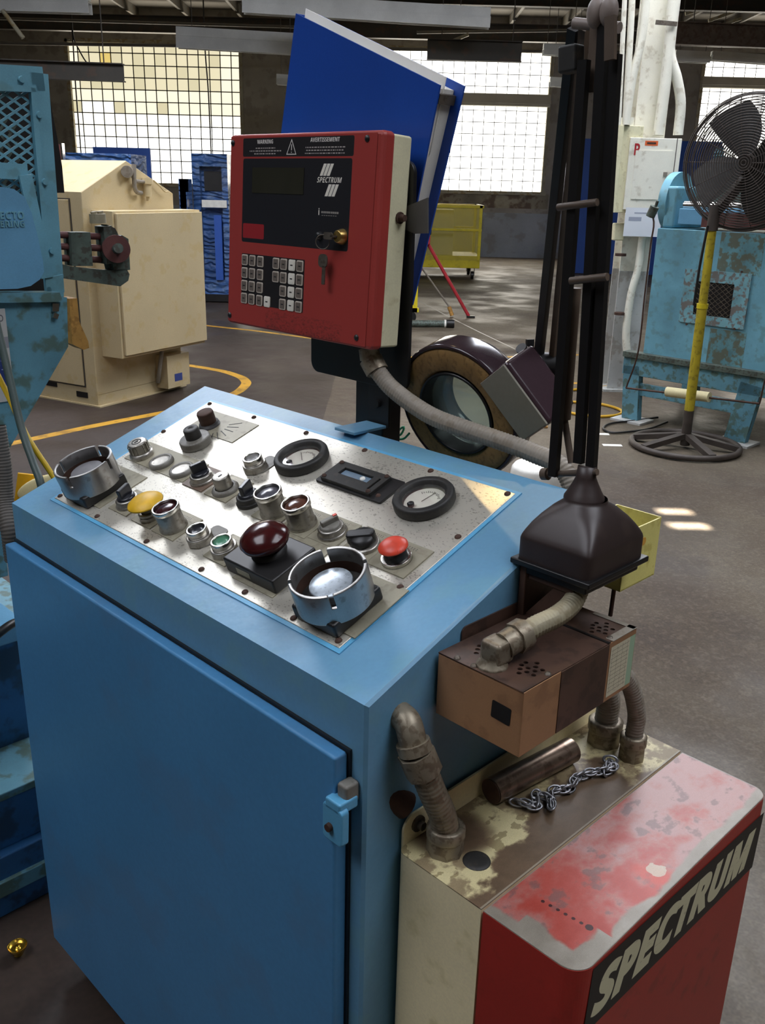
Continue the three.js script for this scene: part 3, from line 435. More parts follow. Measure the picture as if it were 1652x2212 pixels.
// ---------------------------------------------------------------- blue ring binder behind the terminal
M.vinyl = paint(0x1748a4, { vary: 0.05, rough: 0.4, size: 0.4, grain: 0.02, bump: 0.0006 });
M.page = paint(0xe4e1d8, { vary: 0.04, rough: 0.8, size: 0.1 });
{
  const o = lz(641, 30, -0.49), e = lz(950, 184, -0.49), L = o.distanceTo(e), hgt = 0.335;
  const ux = e.clone().sub(o).normalize(), uy = V(-ux.y * 0.62, ux.x, 0).normalize(), f = V(0, 0, 1), b = onConsole('ring_binder', 'big blue vinyl ring binder with white pages behind the terminal', 'binder', o.x, o.y - 0.3, o.z);
  const P = (a, d, k) => o.clone().addScaledVector(ux, a).addScaledVector(uy, -d).add(V(0, 0, k));
  const slab = (a0, a1, d0, d1, kA, kB, kA2, kB2) => { // eight corners, thickness kA..kB at the top and kA2..kB2 at the bottom
    const c = [P(a0, d0, kA), P(a1, d0, kA), P(a1, d1, kA2), P(a0, d1, kA2), P(a0, d0, kB), P(a1, d0, kB), P(a1, d1, kB2), P(a0, d1, kB2)], q = [[0, 1, 2, 3], [7, 6, 5, 4], [4, 5, 1, 0], [3, 2, 6, 7], [1, 5, 6, 2], [4, 0, 3, 7]], pos = [];
    for (const [i, j, k, l] of q) for (const n of [i, k, j, i, l, k]) pos.push(c[n].x, c[n].y, c[n].z);
    const g = new THREE.BufferGeometry(); g.setAttribute('position', new THREE.BufferAttribute(new Float32Array(pos), 3)); g.computeVertexNormals(); g.setAttribute('uv', new THREE.BufferAttribute(new Float32Array(pos.length / 3 * 2), 2)); return g; };
  part(b, 'front_cover', [slab(0, L, 0, hgt, -0.003, 0, -0.003, 0)], M.vinyl);
  part(b, 'back_cover', [slab(0.004, L + 0.012, -0.006, hgt, -0.044, -0.041, -0.028, -0.025)], M.vinyl);
  part(b, 'spine', [slab(-0.003, 0, 0, hgt, -0.044, 0, -0.028, 0)], M.vinyl);
  part(b, 'pages', [slab(0.006, L - 0.006, 0.006, hgt - 0.006, -0.040, -0.004, -0.025, -0.004)], M.page);
  part(b, 'loose_sheet', [slab(0.004, L - 0.004, -0.011, 0.1, -0.016, -0.0145, -0.014, -0.0125)], new THREE.MeshPhysicalMaterial({ color: 0xf4f2ec, roughness: 1, transmission: 0.55, thickness: 0 }), { label: 'white sheets standing above the cover' });
  part(b, 'corner_metal', [slab(L - 0.01, L + 0.0005, 0.012, 0.026, -0.04, -0.004, -0.04, -0.004)], M.iron);
  const s = onConsole('binder_shelf', 'bent dark grey sheet bracket holding the blue binder', 'bracket', 0.53, 1.5, -0.5);
  part(s, 'bracket_plate', [prism([[866, 492], [895, 505], [923, 504], [923, 427], [867, 450]].map(([a, c]) => { const p = lz(a, c, -0.462); return [p.x, p.y]; }), -0.465, -0.462)], paint(0x55524e, { rough: 0.6 }));
}
// flexible conduit from the terminal down to the console's rear corner
M.conduit = paint(0x8a8276, { vary: 0.08, rough: 0.55, size: 0.2, grime: 0x6a5c4a, amount: 0.2 });
M.conduitPale = paint(0xa39a80, { vary: 0.08, rough: 0.55, size: 0.2, grime: 0x7a6c50, amount: 0.25 });
M.fitting = paint(0x8c8270, { vary: 0.14, rough: 0.45, metal: 0.45, size: 0.08, grime: 0x5a4a3a, amount: 0.35 });
{
  const t = onConsole('flexible_conduit', 'thick grey flexible conduit drooping from the terminal to the console corner', 'conduit', 0.6, 1.24, -0.43);
  part(t, 'hose', [hose([lz(812, 798, -0.428), lz(850, 842, -0.425), lz(925, 895, -0.425), lz(1000, 925, -0.43), lz(1080, 952, -0.435), lz(1150, 978, -0.44), lz(1215, 1012, -0.44), V(0.885, 1.2, -0.436), V(0.9, 1.1, -0.436)], 0.0138, 0.0055, 0.0006)], M.conduit);
  const a = lz(796, 752, -0.425), m = lz(800, 775, -0.427), e = lz(815, 803, -0.428);
  part(t, 'elbow_fitting', [rod(a, m, 0.0165, 16, 0.0175), rod(m, e, 0.0195, 8, 0.0195)], M.fitting);
}
// ---------------------------------------------------------------- red and cream feed controller on the console's flank
const X0 = 0.9275, XS = 1.0622, X1 = 1.1927, Z0 = -0.0496, Z1 = -0.503, TOP = 0.851;
function cornered(x0, x1, z0, z1, rA, rB, rC, rD) { // outline in x, -z: A near left, B near right, C far right, D far left
  const s = new THREE.Shape(), a = -z0, b = -z1; s.moveTo(x0 + rA, a); s.lineTo(x1 - rB, a); if (rB) s.absarc(x1 - rB, a + rB, rB, -Math.PI / 2, 0); s.lineTo(x1, b - rC); if (rC) s.absarc(x1 - rC, b - rC, rC, 0, Math.PI / 2); s.lineTo(x0 + rD, b); if (rD) s.absarc(x0 + rD, b - rD, rD, Math.PI / 2, Math.PI); s.lineTo(x0, a + rA); if (rA) s.absarc(x0 + rA, a + rA, rA, Math.PI, Math.PI * 1.5); return s;
}
M.red2 = paint(0xa02c24, { vary: 0.05, rough: 0.45, size: 0.5, grime: 0x4a1a16, amount: 0.1, res: 256 });
M.cream2 = paint(0xeee0b6, { vary: 0.03, rough: 0.55, size: 0.5, grime: 0xa89a5a, amount: 0.06, res: 256 });
const topUV = (g, x0, x1, z0, z1) => { g = g.index ? g.toNonIndexed() : g; const p = g.attributes.position, uv = new Float32Array(p.count * 2); for (let i = 0; i < p.count; i++) { uv[2 * i] = (p.getX(i) - x0) / (x1 - x0); uv[2 * i + 1] = (p.getZ(i) - z0) / (z1 - z0); } g.setAttribute('uv', new THREE.BufferAttribute(uv, 2)); return g; };
// u across from the console outwards, v from the operator's end to the far end
M.wornSheenRed = (() => {
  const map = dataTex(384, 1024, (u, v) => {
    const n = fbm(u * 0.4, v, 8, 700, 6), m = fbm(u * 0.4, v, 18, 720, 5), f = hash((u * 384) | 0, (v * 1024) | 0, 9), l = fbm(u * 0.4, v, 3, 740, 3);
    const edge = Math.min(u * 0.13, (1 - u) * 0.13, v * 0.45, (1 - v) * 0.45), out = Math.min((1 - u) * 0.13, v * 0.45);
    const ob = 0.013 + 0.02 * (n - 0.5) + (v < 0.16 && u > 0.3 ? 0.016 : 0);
    let c = mix(rgb(0x9a3328), rgb(0xb4574c), m); c = mix(c, rgb(0xa58d88), 0.82 * sst(0.36, 0.7, n * 0.6 + m * 0.3 + 0.22 * sst(0.3, 0.75, v + 0.25 * (u - 0.5)))); c = mix(c, rgb(0x5d4a4a), sst(0.6, 0.72, m) * 0.5); c = mix(c, rgb(0xc04a3a), sst(0.68, 0.74, l) * 0.6);  // paler far end is sheen painted into the colour along with real wear
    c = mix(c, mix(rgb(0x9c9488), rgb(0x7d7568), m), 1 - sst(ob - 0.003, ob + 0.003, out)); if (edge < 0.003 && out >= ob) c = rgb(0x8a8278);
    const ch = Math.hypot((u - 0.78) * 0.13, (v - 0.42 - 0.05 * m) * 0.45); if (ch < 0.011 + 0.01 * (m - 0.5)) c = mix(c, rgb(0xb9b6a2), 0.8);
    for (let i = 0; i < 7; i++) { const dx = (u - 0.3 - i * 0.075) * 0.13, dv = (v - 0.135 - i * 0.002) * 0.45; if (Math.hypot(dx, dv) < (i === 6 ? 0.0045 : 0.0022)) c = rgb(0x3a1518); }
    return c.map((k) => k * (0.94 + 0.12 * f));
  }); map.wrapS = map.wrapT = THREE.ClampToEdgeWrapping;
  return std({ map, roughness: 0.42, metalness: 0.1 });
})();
M.stainedShadowCream = (() => {
  const map = dataTex(384, 1024, (u, v) => {
    const n = fbm(u * 0.4, v, 10, 800, 6), m = fbm(u * 0.4, v, 24, 820, 4), f = hash((u * 384) | 0, (v * 1024) | 0, 19);
    let c = mix(rgb(0xc6b98a), rgb(0xd3c79b), m); if (m > 0.66) c = mix(c, rgb(0x6a5a3a), 0.5);
    let d = sst(0.8, 0.9, u + 0.9 * (v - 0.05) + (n - 0.5) * 0.7) * (1 - sst(0.56, 0.72, v + (n - 0.5) * 0.6 - 0.2 * u));
    d = Math.max(d, 1 - sst(0.035, 0.06, Math.hypot((u - 0.18) * 0.135, (v - 0.16) * 0.45) + 0.02 * (n - 0.5)));  // dark disc is the shadow round the fitting, painted into the colour
    d = Math.max(d, 0.6 * sst(0.56, 0.66, n)); if (v > 0.34 && v < 0.6 && u < 0.5) d = Math.max(d, 0.6 * sst(0.4, 0.55, n));
    c = mix(c, mix(rgb(0x4a3a2b), rgb(0x6a5340), m), d * 0.92); if (u > 0.975) c = mix(c, rgb(0xa39a88), 0.7);
    return c.map((k) => k * (0.93 + 0.14 * f));
  }); map.wrapS = map.wrapT = THREE.ClampToEdgeWrapping;
  return std({ map, roughness: 0.5 });
})();
{
  const t = onConsole('feed_controller', 'red and cream steel controller cabinet with SPECTRUM lettering and stained top', 'control cabinet', 1.06, 0.1, -0.28);
  const up = (s, y0, y1, bev = 0) => extr(s, y1 - y0, bev, 6).rotateX(-Math.PI / 2).translate(0, y0, 0);
  part(t, 'cream_body', [up(cornered(X0, XS - 0.0012, Z0, Z1, 0.012, 0, 0, 0), 0.12, TOP - 0.0015)], M.cream2);
  part(t, 'stained_shadow_top', [topUV(up(cornered(X0, XS - 0.0012, Z0, Z1, 0.012, 0, 0, 0), TOP - 0.0015, TOP), X0, XS, Z0, Z1)], M.stainedShadowCream, { keepUV: true, label: 'cream top plate with dark brown oil stains and a painted shadow round the fitting' });
  const rc = part(t, 'red_cover', [up(cornered(XS + 0.0016, X1, Z0, Z1, 0, 0.026, 0.02, 0), 0.12, TOP - 0.002)], M.red2);
  part(rc, 'worn_sheen_top', [topUV(up(cornered(XS + 0.0016, X1 - 0.0004, Z0 - 0.0004, Z1 + 0.0004, 0, 0.026, 0.02, 0), TOP - 0.002, TOP - 0.0004, 0.001), XS, X1, Z0, Z1)], M.wornSheenRed, { keepUV: true, label: 'worn red top with bare metal edges and a painted pale sheen at the far end' });
  const sp = canvasTex(1024, 200, (g, w, h) => { g.fillStyle = '#171315'; g.fillRect(0, 0, w, h); g.save(); g.fillStyle = '#cfc9a6'; g.textAlign = 'left'; g.textBaseline = 'alphabetic'; g.font = 'italic bold 165px sans-serif'; const tw = g.measureText('SPECTRUM').width || 900; g.translate(26, 162); g.scale(930 / tw, 1.0); g.fillText('SPECTRUM', 0, 0); g.lineWidth = 14; g.strokeStyle = '#cfc9a6'; g.strokeText('SPECTRUM', 0, 0); g.restore(); for (let i = 0; i < 90; i++) { g.fillStyle = `rgba(30,20,20,${0.1 + 0.25 * hash(i, 1, 77)})`; g.fillRect(hash(i, 2, 77) * w, hash(i, 3, 77) * h, 3 + 20 * hash(i, 4, 77), 2); } });
  part(rc, 'name_label', [new THREE.PlaneGeometry(0.422, 0.09).rotateY(Math.PI / 2).rotateX(-0.055).translate(X1 + 0.0006, 0.789, -0.283)], std({ map: sp, roughness: 0.5 }), { keepUV: true, label: 'black label with cream SPECTRUM lettering' });
  const fl = part(t, 'mounting_flange', [extr(rrShape(0.44, 0.5, 0.02, 0.28, 0.64), 0.003).rotateY(Math.PI / 2).translate(0.9245, 0, 0)], M.cream2);
  part(fl, 'flange_bolt', [cyl(0.011, 0.011, 0.003, 0, 0, 0, 14).rotateZ(-Math.PI / 2).translate(0.9275, 0.872, -0.085), cyl(0.006, 0.006, 0.008, 0, 0, 0, 6).rotateZ(-Math.PI / 2).translate(0.93, 0.872, -0.085)], M.iron);
  part(t, 'hole_plug', [lathe([[0, 0.002], [0.012, 0.003], [0.0165, 0.0015], [0.0172, 0]], 26).translate(1.007, TOP, -0.106)], M.blackSoft);
  part(t, 'standoff_tube', [rod(V(0.9, 0.93, -0.042), V(0.919, 0.9, -0.072), 0.0175, 18)], M.rust);
}
function nutFitting(t, x, y, z, r, h, name = 'hex_fitting') { return part(t, name, [hexNut(r, h * 0.55, 0).translate(x, y, z), lathe([[r * 0.95, 0], [r * 1.02, h * 0.06], [r * 1.02, h * 0.4], [r * 0.85, h * 0.46], [r * 0.7, h * 0.46]], 20).translate(x, y + h * 0.55, z)], M.fitting); }
{
  const t = onConsole('side_conduit', 'short bent flexible conduit with brass-brown fittings beside the console door edge', 'conduit', 0.967, TOP, -0.093);
  nutFitting(t, 0.967, TOP, -0.093, 0.0235, 0.036);
  part(t, 'hose', [hose([V(0.967, 0.88, -0.093), V(0.9665, 0.91, -0.084), V(0.962, 0.945, -0.07), V(0.953, 0.985, -0.058)], 0.0165, 0.006, 0.0006)], M.fitting);
  part(t, 'elbow_fitting', [rod(V(0.9555, 0.972, -0.062), V(0.9475, 1.0, -0.054), 0.0225, 8), rod(V(0.9475, 1.0, -0.054), V(0.943, 1.012, -0.053), 0.0205, 16), tube([V(0.944, 1.008, -0.053), V(0.939, 1.024, -0.053), V(0.93, 1.033, -0.055), V(0.915, 1.036, -0.056)], 0.0165, 20, 16)], M.fitting);
}
M.chainSteel = std({ color: 0x9a9a9e, roughness: 0.38, metalness: 0.9 });
{ // steel bar and chain lying on the controller
  const a = V(0.948, TOP + 0.0185, -0.205), b = V(0.965, TOP + 0.0185, -0.362), s = onConsole('steel_bar', 'short round brown steel bar lying on the stained cream top', 'steel bar', 0.96, TOP, -0.3);
  part(s, 'bar', [rod(a, b, 0.018, 28)], paint(0x9a8674, { vary: 0.12, rough: 0.3, metal: 0.75, size: 0.12, grime: 0x5a4436, amount: 0.25 })); part(s, 'end_face', [rod(a.clone().add(V(-0.0002, 0, 0.0015)), a, 0.0168, 28)], M.rust);
  const ch = onConsole('steel_chain', 'small heap of grey steel chain lying beside the round bar', 'chain', 1.0, TOP, -0.32), link = () => new THREE.TorusGeometry(0.0066, 0.0017, 6, 14).scale(1.45, 0.85, 1);
  const path = new THREE.CatmullRomCurve3([V(0.975, 0, -0.225), V(0.998, 0, -0.235), V(0.985, 0, -0.255), V(1.003, 0, -0.262), V(1.013, 0, -0.25), V(0.995, 0, -0.275), V(1.006, 0, -0.3), V(1.0, 0, -0.33), V(1.012, 0, -0.36), V(1.022, 0, -0.385), V(1.01, 0, -0.395), V(1.018, 0, -0.372)]), n = 46;
  for (let i = 0; i < n; i++) { const p = path.getPointAt(i / (n - 1)), d = path.getTangentAt(i / (n - 1)); part(ch, 'chain_link', [link().rotateX(i % 2 ? 0.5 : Math.PI / 2 + 0.35).rotateY(Math.atan2(-d.z, d.x)).translate(p.x, TOP + 0.0055 + 0.002 * (i % 3), p.z)], M.chainSteel); }
}
// ---------------------------------------------------------------- vented transformer box on the flank
M.tan = paint(0x9c7452, { vary: 0.06, rough: 0.55, size: 0.3, grime: 0x6a4a34, amount: 0.1, res: 256 });
M.darkBrown = paint(0x4f3a30, { vary: 0.15, rough: 0.5, metal: 0.2, size: 0.2, grime: 0x2e231e, amount: 0.3, res: 256 });
{
  const t = onConsole('transformer_box', 'tan and dark brown vented transformer box hung on the console flank', 'transformer', 0.987, 1.018, -0.23);
  const tx0 = 0.925, tx1 = 1.05, ty0 = 1.018, ty1 = 1.1, tz0 = -0.112, tz1 = -0.345;
  part(t, 'case', [span(tx0, tx1 - 0.001, ty0, ty1 - 0.004, tz1 + 0.001, tz0 - 0.002, 0.001)], M.black);
  part(t, 'end_panel', [span(tx0, tx1, ty0 - 0.001, ty1, tz0 - 0.002, tz0, 0.0008), span(tx1 - 0.002, tx1 + 0.0008, ty0 - 0.001, ty1, -0.182, tz0, 0.0008)], M.tan, { label: 'tan painted end panel' });
  part(t, 'side_panel', [span(tx1 - 0.002, tx1 + 0.0014, ty0, ty1 - 0.001, -0.282, -0.182)], M.darkBrown); part(t, 'far_panel', [span(tx1 - 0.002, tx1 + 0.0008, ty0 - 0.001, ty1, tz1, -0.282, 0.0008)], M.tan);
  const lab = canvasTex(256, 256, (g, w, h) => { g.fillStyle = '#c9c3a8'; g.fillRect(0, 0, w, h); g.fillStyle = '#9db89a'; g.fillRect(w * 0.78, 0, w * 0.22, h); g.strokeStyle = '#6a6456'; g.lineWidth = 2; for (let i = 0; i < 11; i++) { g.beginPath(); g.moveTo(10, 22 + i * 21); g.lineTo(w * 0.74, 22 + i * 21); g.stroke(); } for (let i = 0; i < 4; i++) { g.beginPath(); g.moveTo(20 + i * 52, 10); g.lineTo(20 + i * 52, h - 14); g.stroke(); } for (let i = 0; i < 80; i++) { g.fillStyle = 'rgba(90,78,60,0.35)'; g.fillRect(hash(i, 1, 8) * w * 0.72, hash(i, 2, 8) * h, 14 * hash(i, 3, 8), 3); } });
  part(t, 'rating_label', [new THREE.PlaneGeometry(0.056, 0.07).rotateY(Math.PI / 2).translate(tx1 + 0.0012, 1.058, -0.315)], std({ map: lab, roughness: 0.7 }), { keepUV: true, label: 'white and green rating label' });
  part(t, 'tape_patch', [extr(rrShape(0.027, 0.022, 0.002), 0.0006).rotateZ(-0.05).translate(1.022, 1.062, tz0)], M.black, { label: 'square of black tape' });
  const s = new THREE.Shape(); s.moveTo(tx0, -tz0); s.lineTo(tx1, -tz0); s.lineTo(tx1, -tz1); s.lineTo(tx0, -tz1); s.closePath();
  for (const [cx, cz] of [[1.02, -0.16], [0.957, -0.16], [1.018, -0.31]]) for (const [i, j] of [[0, -2], [-1, -1], [0, -1], [1, -1], [-1, 0], [0, 0], [1, 0], [0, 1], [-1.5, 1], [1, 1], [0, 2]]) { const h = new THREE.Path(); h.absarc(cx + i * 0.0095 + (j & 1 ? 0.0045 : 0), -cz + j * 0.0085, 0.0031, 0, Math.PI * 2, true); s.holes.push(h); }
  part(t, 'vented_top', [extr(s, 0.002, 0, 6).rotateX(-Math.PI / 2).translate(0, ty1 - 0.002, 0)], M.darkBrown); part(t, 'top_seam', [span(tx0, tx1 + 0.001, ty1, ty1 + 0.0015, -0.284, -0.28)], M.black); part(t, 'far_trim', [span(1.04, tx1 + 0.0012, ty1, ty1 + 0.001, tz1, -0.29), span(0.99, tx1, ty1, ty1 + 0.001, tz1, tz1 + 0.008)], M.conduit);
  for (const [x, z] of [[0.95, -0.117], [1.044, -0.165], [1.043, -0.295], [0.975, -0.117]]) part(t, 'screw', [lathe([[0, 0.003], [0.003, 0.0026], [0.0042, 0]], 10).translate(x, ty1, z)], M.iron);
  part(t, 'wall_flange', [extr(rrShape(0.19, 0.05, 0.008, 0.252, 1.09), 0.002).rotateY(Math.PI / 2).translate(0.9205, 0, 0)], M.darkBrown);
  for (const [x, z, y0] of [[0.971, -0.43, TOP], [1.015, -0.425, TOP]]) { /* see transformer_conduit */ }
}
{
  const t = onConsole('lamp_supply_conduit', 'ribbed pale conduit with cast elbow running from transformer top to lamp base', 'conduit', 0.99, 1.1, -0.14);
  part(t, 'cast_elbow', [lathe([[0.0185, 0], [0.0185, 0.003], [0.014, 0.006], [0.013, 0.012]], 20).translate(0.988, 1.1, -0.134), box(0.03, 0.03, 0.032, 0.988, 1.117, -0.142, 0.006), rod(V(0.99, 1.12, -0.15), V(0.994, 1.126, -0.172), 0.0165, 16), rod(V(0.9935, 1.125, -0.166), V(0.9955, 1.128, -0.182), 0.0195, 8)], M.fitting);
  part(t, 'hose', [hose([V(0.995, 1.127, -0.178), V(0.999, 1.132, -0.2), V(1.002, 1.134, -0.235), V(1.0, 1.14, -0.27), V(0.992, 1.155, -0.3)], 0.0125, 0.0052, 0.0007)], M.conduitPale);
}
for (const [x, z, r, lab] of [[0.971, -0.44, 0.0165, 'thick dark conduit standing behind the transformer box'], [1.02, -0.435, 0.0125, 'thin grey conduit standing at the far corner of the cream top']]) {
  const t = onConsole('riser_conduit', lab, 'conduit', x, TOP, z); nutFitting(t, x, TOP, z, r * 1.5, 0.038);
  part(t, 'hose', [hose([V(x, TOP + 0.036, z), V(x + 0.001, 0.93, z + 0.004), V(x - 0.008, 0.99, z + 0.03), V(x - 0.02, 1.03, z + 0.09)], r, 0.005, 0.0005)], M.conduit);
}
// ---------------------------------------------------------------- magnifier lamp: base, folded arms, ring head
M.lampBrown = paint(0x352a28, { vary: 0.1, rough: 0.42, size: 0.3, grain: 0.03, res: 256, grime: 0x4d4039, amount: 0.1 });
M.lampBlack = paint(0x161516, { vary: 0.1, rough: 0.38, size: 0.2 });
M.lampTaupe = paint(0x5a4c40, { vary: 0.15, rough: 0.5, size: 0.2 });
M.knobTaupe = paint(0x8d8078, { vary: 0.1, rough: 0.5, size: 0.1 });
{
  const t = onConsole('magnifier_lamp', 'dark brown magnifier lamp with folded spring arms and a round ring lens head', 'lamp', 0.97, 1.172, -0.325);
  const cx = 0.97, cz = -0.326, y0 = 1.172;
  part(t, 'base_plate', [box(0.118, 0.008, 0.138, cx, y0 + 0.002, cz, 0.002), box(0.1, 0.012, 0.12, cx, y0 - 0.008, cz, 0.002)], M.lampBlack);
  part(t, 'wall_bracket', [span(0.922, 0.932, 1.08, 1.172, -0.385, -0.265, 0.002), span(0.932, 1.0, 1.15, 1.164, -0.38, -0.27, 0.002), bar(V(0.935, 1.09, -0.275), V(0.99, 1.158, -0.275), 0.006, 0.02)], M.darkBrown);
  // dome: square plinth rising into a round neck
  const dome = new THREE.BufferGeometry(), pos = [], idx = [], seg = 72, rows = [[0.054, 0.064, 0, 0.08], [0.054, 0.064, 0.027, 0.08], [0.053, 0.063, 0.031, 0.1], [0.051, 0.0595, 0.037, 0.2], [0.0475, 0.053, 0.046, 0.42], [0.042, 0.0455, 0.056, 0.65], [0.0345, 0.0365, 0.067, 0.88], [0.0275, 0.0278, 0.074, 1], [0.0265, 0.0265, 0.079, 1]];
  rows.forEach(([a, b, y, k]) => { for (let i = 0; i < seg; i++) { const q = i / seg * Math.PI * 2, c = Math.cos(q), s = Math.sin(q), e = 2 / (2 + (1 - k) * 12), f = (v) => Math.sign(v) * Math.pow(Math.abs(v), e); pos.push(cx + a * f(c), y0 + 0.006 + y, cz + b * f(s)); } });
  for (let r = 0; r < rows.length - 1; r++) for (let i = 0; i < seg; i++) { const a = r * seg + i, b = r * seg + (i + 1) % seg, c = a + seg, d = b + seg; idx.push(a, c, b, b, c, d); }
  dome.setAttribute('position', new THREE.Float32BufferAttribute(pos, 3)); dome.setIndex(idx); dome.setAttribute('uv', new THREE.Float32BufferAttribute(new Float32Array(pos.length / 3 * 2), 2)); dome.computeVertexNormals();
  part(t, 'base_dome', [dome], M.lampBrown);
  part(t, 'neck', [lathe([[0.0255, 0], [0.0252, 0.003], [0.021, 0.01], [0.016, 0.02], [0.0125, 0.028], [0.0115, 0.042], [0, 0.042]], 28).translate(cx - 0.003, y0 + 0.083, cz)], M.lampBrown, { label: 'flared swivel neck' });
  const Zs = -0.326, P = (x, y, dz = 0) => lz(x, y, Zs + dz);
  const arms = [[[1195, 1028], [1228, 420], [1262, 130], 0.004], [[1250, 1000], [1290, 400], [1306, 40], 0.0], [[1276, 1024], [1315, 400], [1330, 118], -0.004]];
  for (const [a, , b, dz] of arms) part(t, 'lower_arm', [bar(P(...a, dz), P(...b, dz), 0.0118, 0.009, V(0, 0, 1))], M.lampBlack);
  part(t, 'foot_pin', [rod(P(1175, 1024), P(1290, 1020), 0.0042, 12), rod(P(1172, 1024), P(1184, 1024), 0.008, 12)], M.lampTaupe);
  part(t, 'cross_pin', [rod(P(1232, 607, 0.012), P(1312, 598, 0.012), 0.0045, 12)], M.lampTaupe); part(t, 'cross_pin', [rod(P(1205, 448, 0.01), P(1290, 437, 0.01), 0.0042, 12)], M.lampTaupe);
  for (const [a, b] of [[[1240, 622], [1218, 905]], [[1292, 622], [1262, 890]]]) part(t, 'spring_tube', [rod(P(...a, -0.014), P(...b, -0.014), 0.0085, 14)], M.lampTaupe);
  part(t, 'spring_rod', [rod(P(1218, 900, -0.014), P(1234, 1000, -0.006), 0.0045, 10)], M.lampTaupe);
  // elbow at the top: side plates, wing knobs and the blocks of the second arm
  part(t, 'elbow_plate', [bar(P(1282, 200, -0.01), P(1292, 28, -0.01), 0.016, 0.006, V(0, 0, 1)), bar(P(1318, 130, 0.01), P(1319, 35, 0.01), 0.012, 0.006, V(0, 0, 1))], M.lampTaupe);
  for (const [x, y] of [[1287, 28], [1315, 24]]) part(t, 'wing_knob', [new THREE.SphereGeometry(0.0105, 16, 12).scale(1, 1.5, 0.9).translate(...P(x, y, 0.004).toArray())], M.knobTaupe);
  part(t, 'elbow_pin', [rod(P(1240, 50, -0.02), P(1338, 60, -0.02), 0.006, 12)], M.knobTaupe); part(t, 'elbow_block', [bar(P(1233, 158, -0.005), P(1234, 98, -0.005), 0.024, 0.02, V(0, 0, 1), 0.003)], M.blackSoft, { label: 'grey clamp block at the elbow' });
  const tA = P(1240, 62, -0.03), joint = toLocal(atD(1163, 775, 1.44)), tB = P(1262, 62, -0.03), jB = joint.clone().add(V(0.02, 0.0, -0.01));
  part(t, 'upper_arm', [bar(tA, joint, 0.013, 0.01, V(0, 0, 1))], M.lampBlack); part(t, 'upper_arm', [bar(tB, jB, 0.010, 0.009, V(0, 0, 1))], M.lampTaupe);
  part(t, 'wrist_joint', [rod(joint.clone().add(V(-0.014, -0.01, 0.01)), joint.clone().add(V(0.024, -0.01, -0.016)), 0.021, 20), bar(joint.clone().add(V(-0.012, 0.03, 0.01)), joint.clone().add(V(-0.008, -0.02, 0.012)), 0.012, 0.006)], M.lampBlack);
  // head
  const ctr = toLocal(atD(985, 893, 1.5)), toCam = toLocal(V(0, EYE, 0)).sub(ctr).normalize(), Lr = toLocal(RIGHT.clone().add(CPOS)), Lu = toLocal(UPV.clone().add(CPOS));
  const img = Lr.clone().multiplyScalar(-0.82).addScaledVector(Lu, -0.58).normalize(), nrm = toCam.clone().multiplyScalar(Math.cos(0.9)).addScaledVector(img, Math.sin(0.9)).normalize();
  const yv = Lr.clone().multiplyScalar(0.58).addScaledVector(Lu, -0.82).normalize(), xv = yv.clone().cross(nrm).normalize(); yv.copy(nrm).cross(xv).normalize(); const B = new THREE.Matrix4().makeBasis(xv, yv, nrm).setPosition(ctr), H = (g) => g.applyMatrix4(B);
  const R = 0.116; // lens axis = z of the head
  part(t, 'head_housing', [H(lathe([[0.060, -0.07], [0.085, -0.07], [0.108, -0.062], [0.118, -0.045], [R + 0.003, -0.004], [R, 0.0], [R - 0.004, 0.0], [0.1, -0.04], [0.066, -0.05], [0.064, -0.068]], 56).rotateX(Math.PI / 2))], paint(0x33262b, { vary: 0.06, rough: 0.16, size: 0.3, res: 96 }), { label: 'glossy dark maroon ring housing' });
  const mesh = paint(0x8a6b3e, { vary: 0.1, rough: 0.6, size: 0.05, grime: 0x5c4526, amount: 0.25 });
  part(t, 'ring_diffuser', [H(lathe([[R - 0.003, -0.002], [R - 0.012, 0.004], [0.078, 0.004], [0.072, -0.004]], 56).rotateX(Math.PI / 2))], mesh, { label: 'brown perforated ring around the lens' });
  part(t, 'lens_bezel', [H(lathe([[0.0735, 0.002], [0.072, 0.006], [0.0685, 0.003], [0.067, -0.03], [0.067, -0.06]], 48).rotateX(Math.PI / 2))], M.lampBlack);
  part(t, 'lens', [H(lathe([[0, -0.016], [0.03, -0.0175], [0.067, -0.022], [0.067, -0.026], [0.03, -0.0305], [0, -0.032]], 40).rotateX(Math.PI / 2))], new THREE.MeshPhysicalMaterial({ color: 0xe8f2ec, roughness: 0.08, transmission: 0.85, thickness: 0 }));
  const e = ctr.clone();
  part(t, 'ballast_box', [H(box(0.07, 0.115, 0.075, -0.126, 0.042, -0.03, 0.008))], paint(0x3a2a30, { vary: 0.06, rough: 0.22, size: 0.3, res: 96 }), { label: 'glossy maroon ballast box on the ring housing' }); part(t, 'ballast_lid', [H(box(0.062, 0.11, 0.004, -0.126, 0.042, 0.0095, 0.001))], paint(0x8a8678, { rough: 0.6 }));
  part(t, 'head_strut', [rod(joint.clone().add(V(0, -0.02, 0)), V(-0.15, -0.02, -0.05).applyMatrix4(B), 0.009, 12)], M.lampBlack);
}
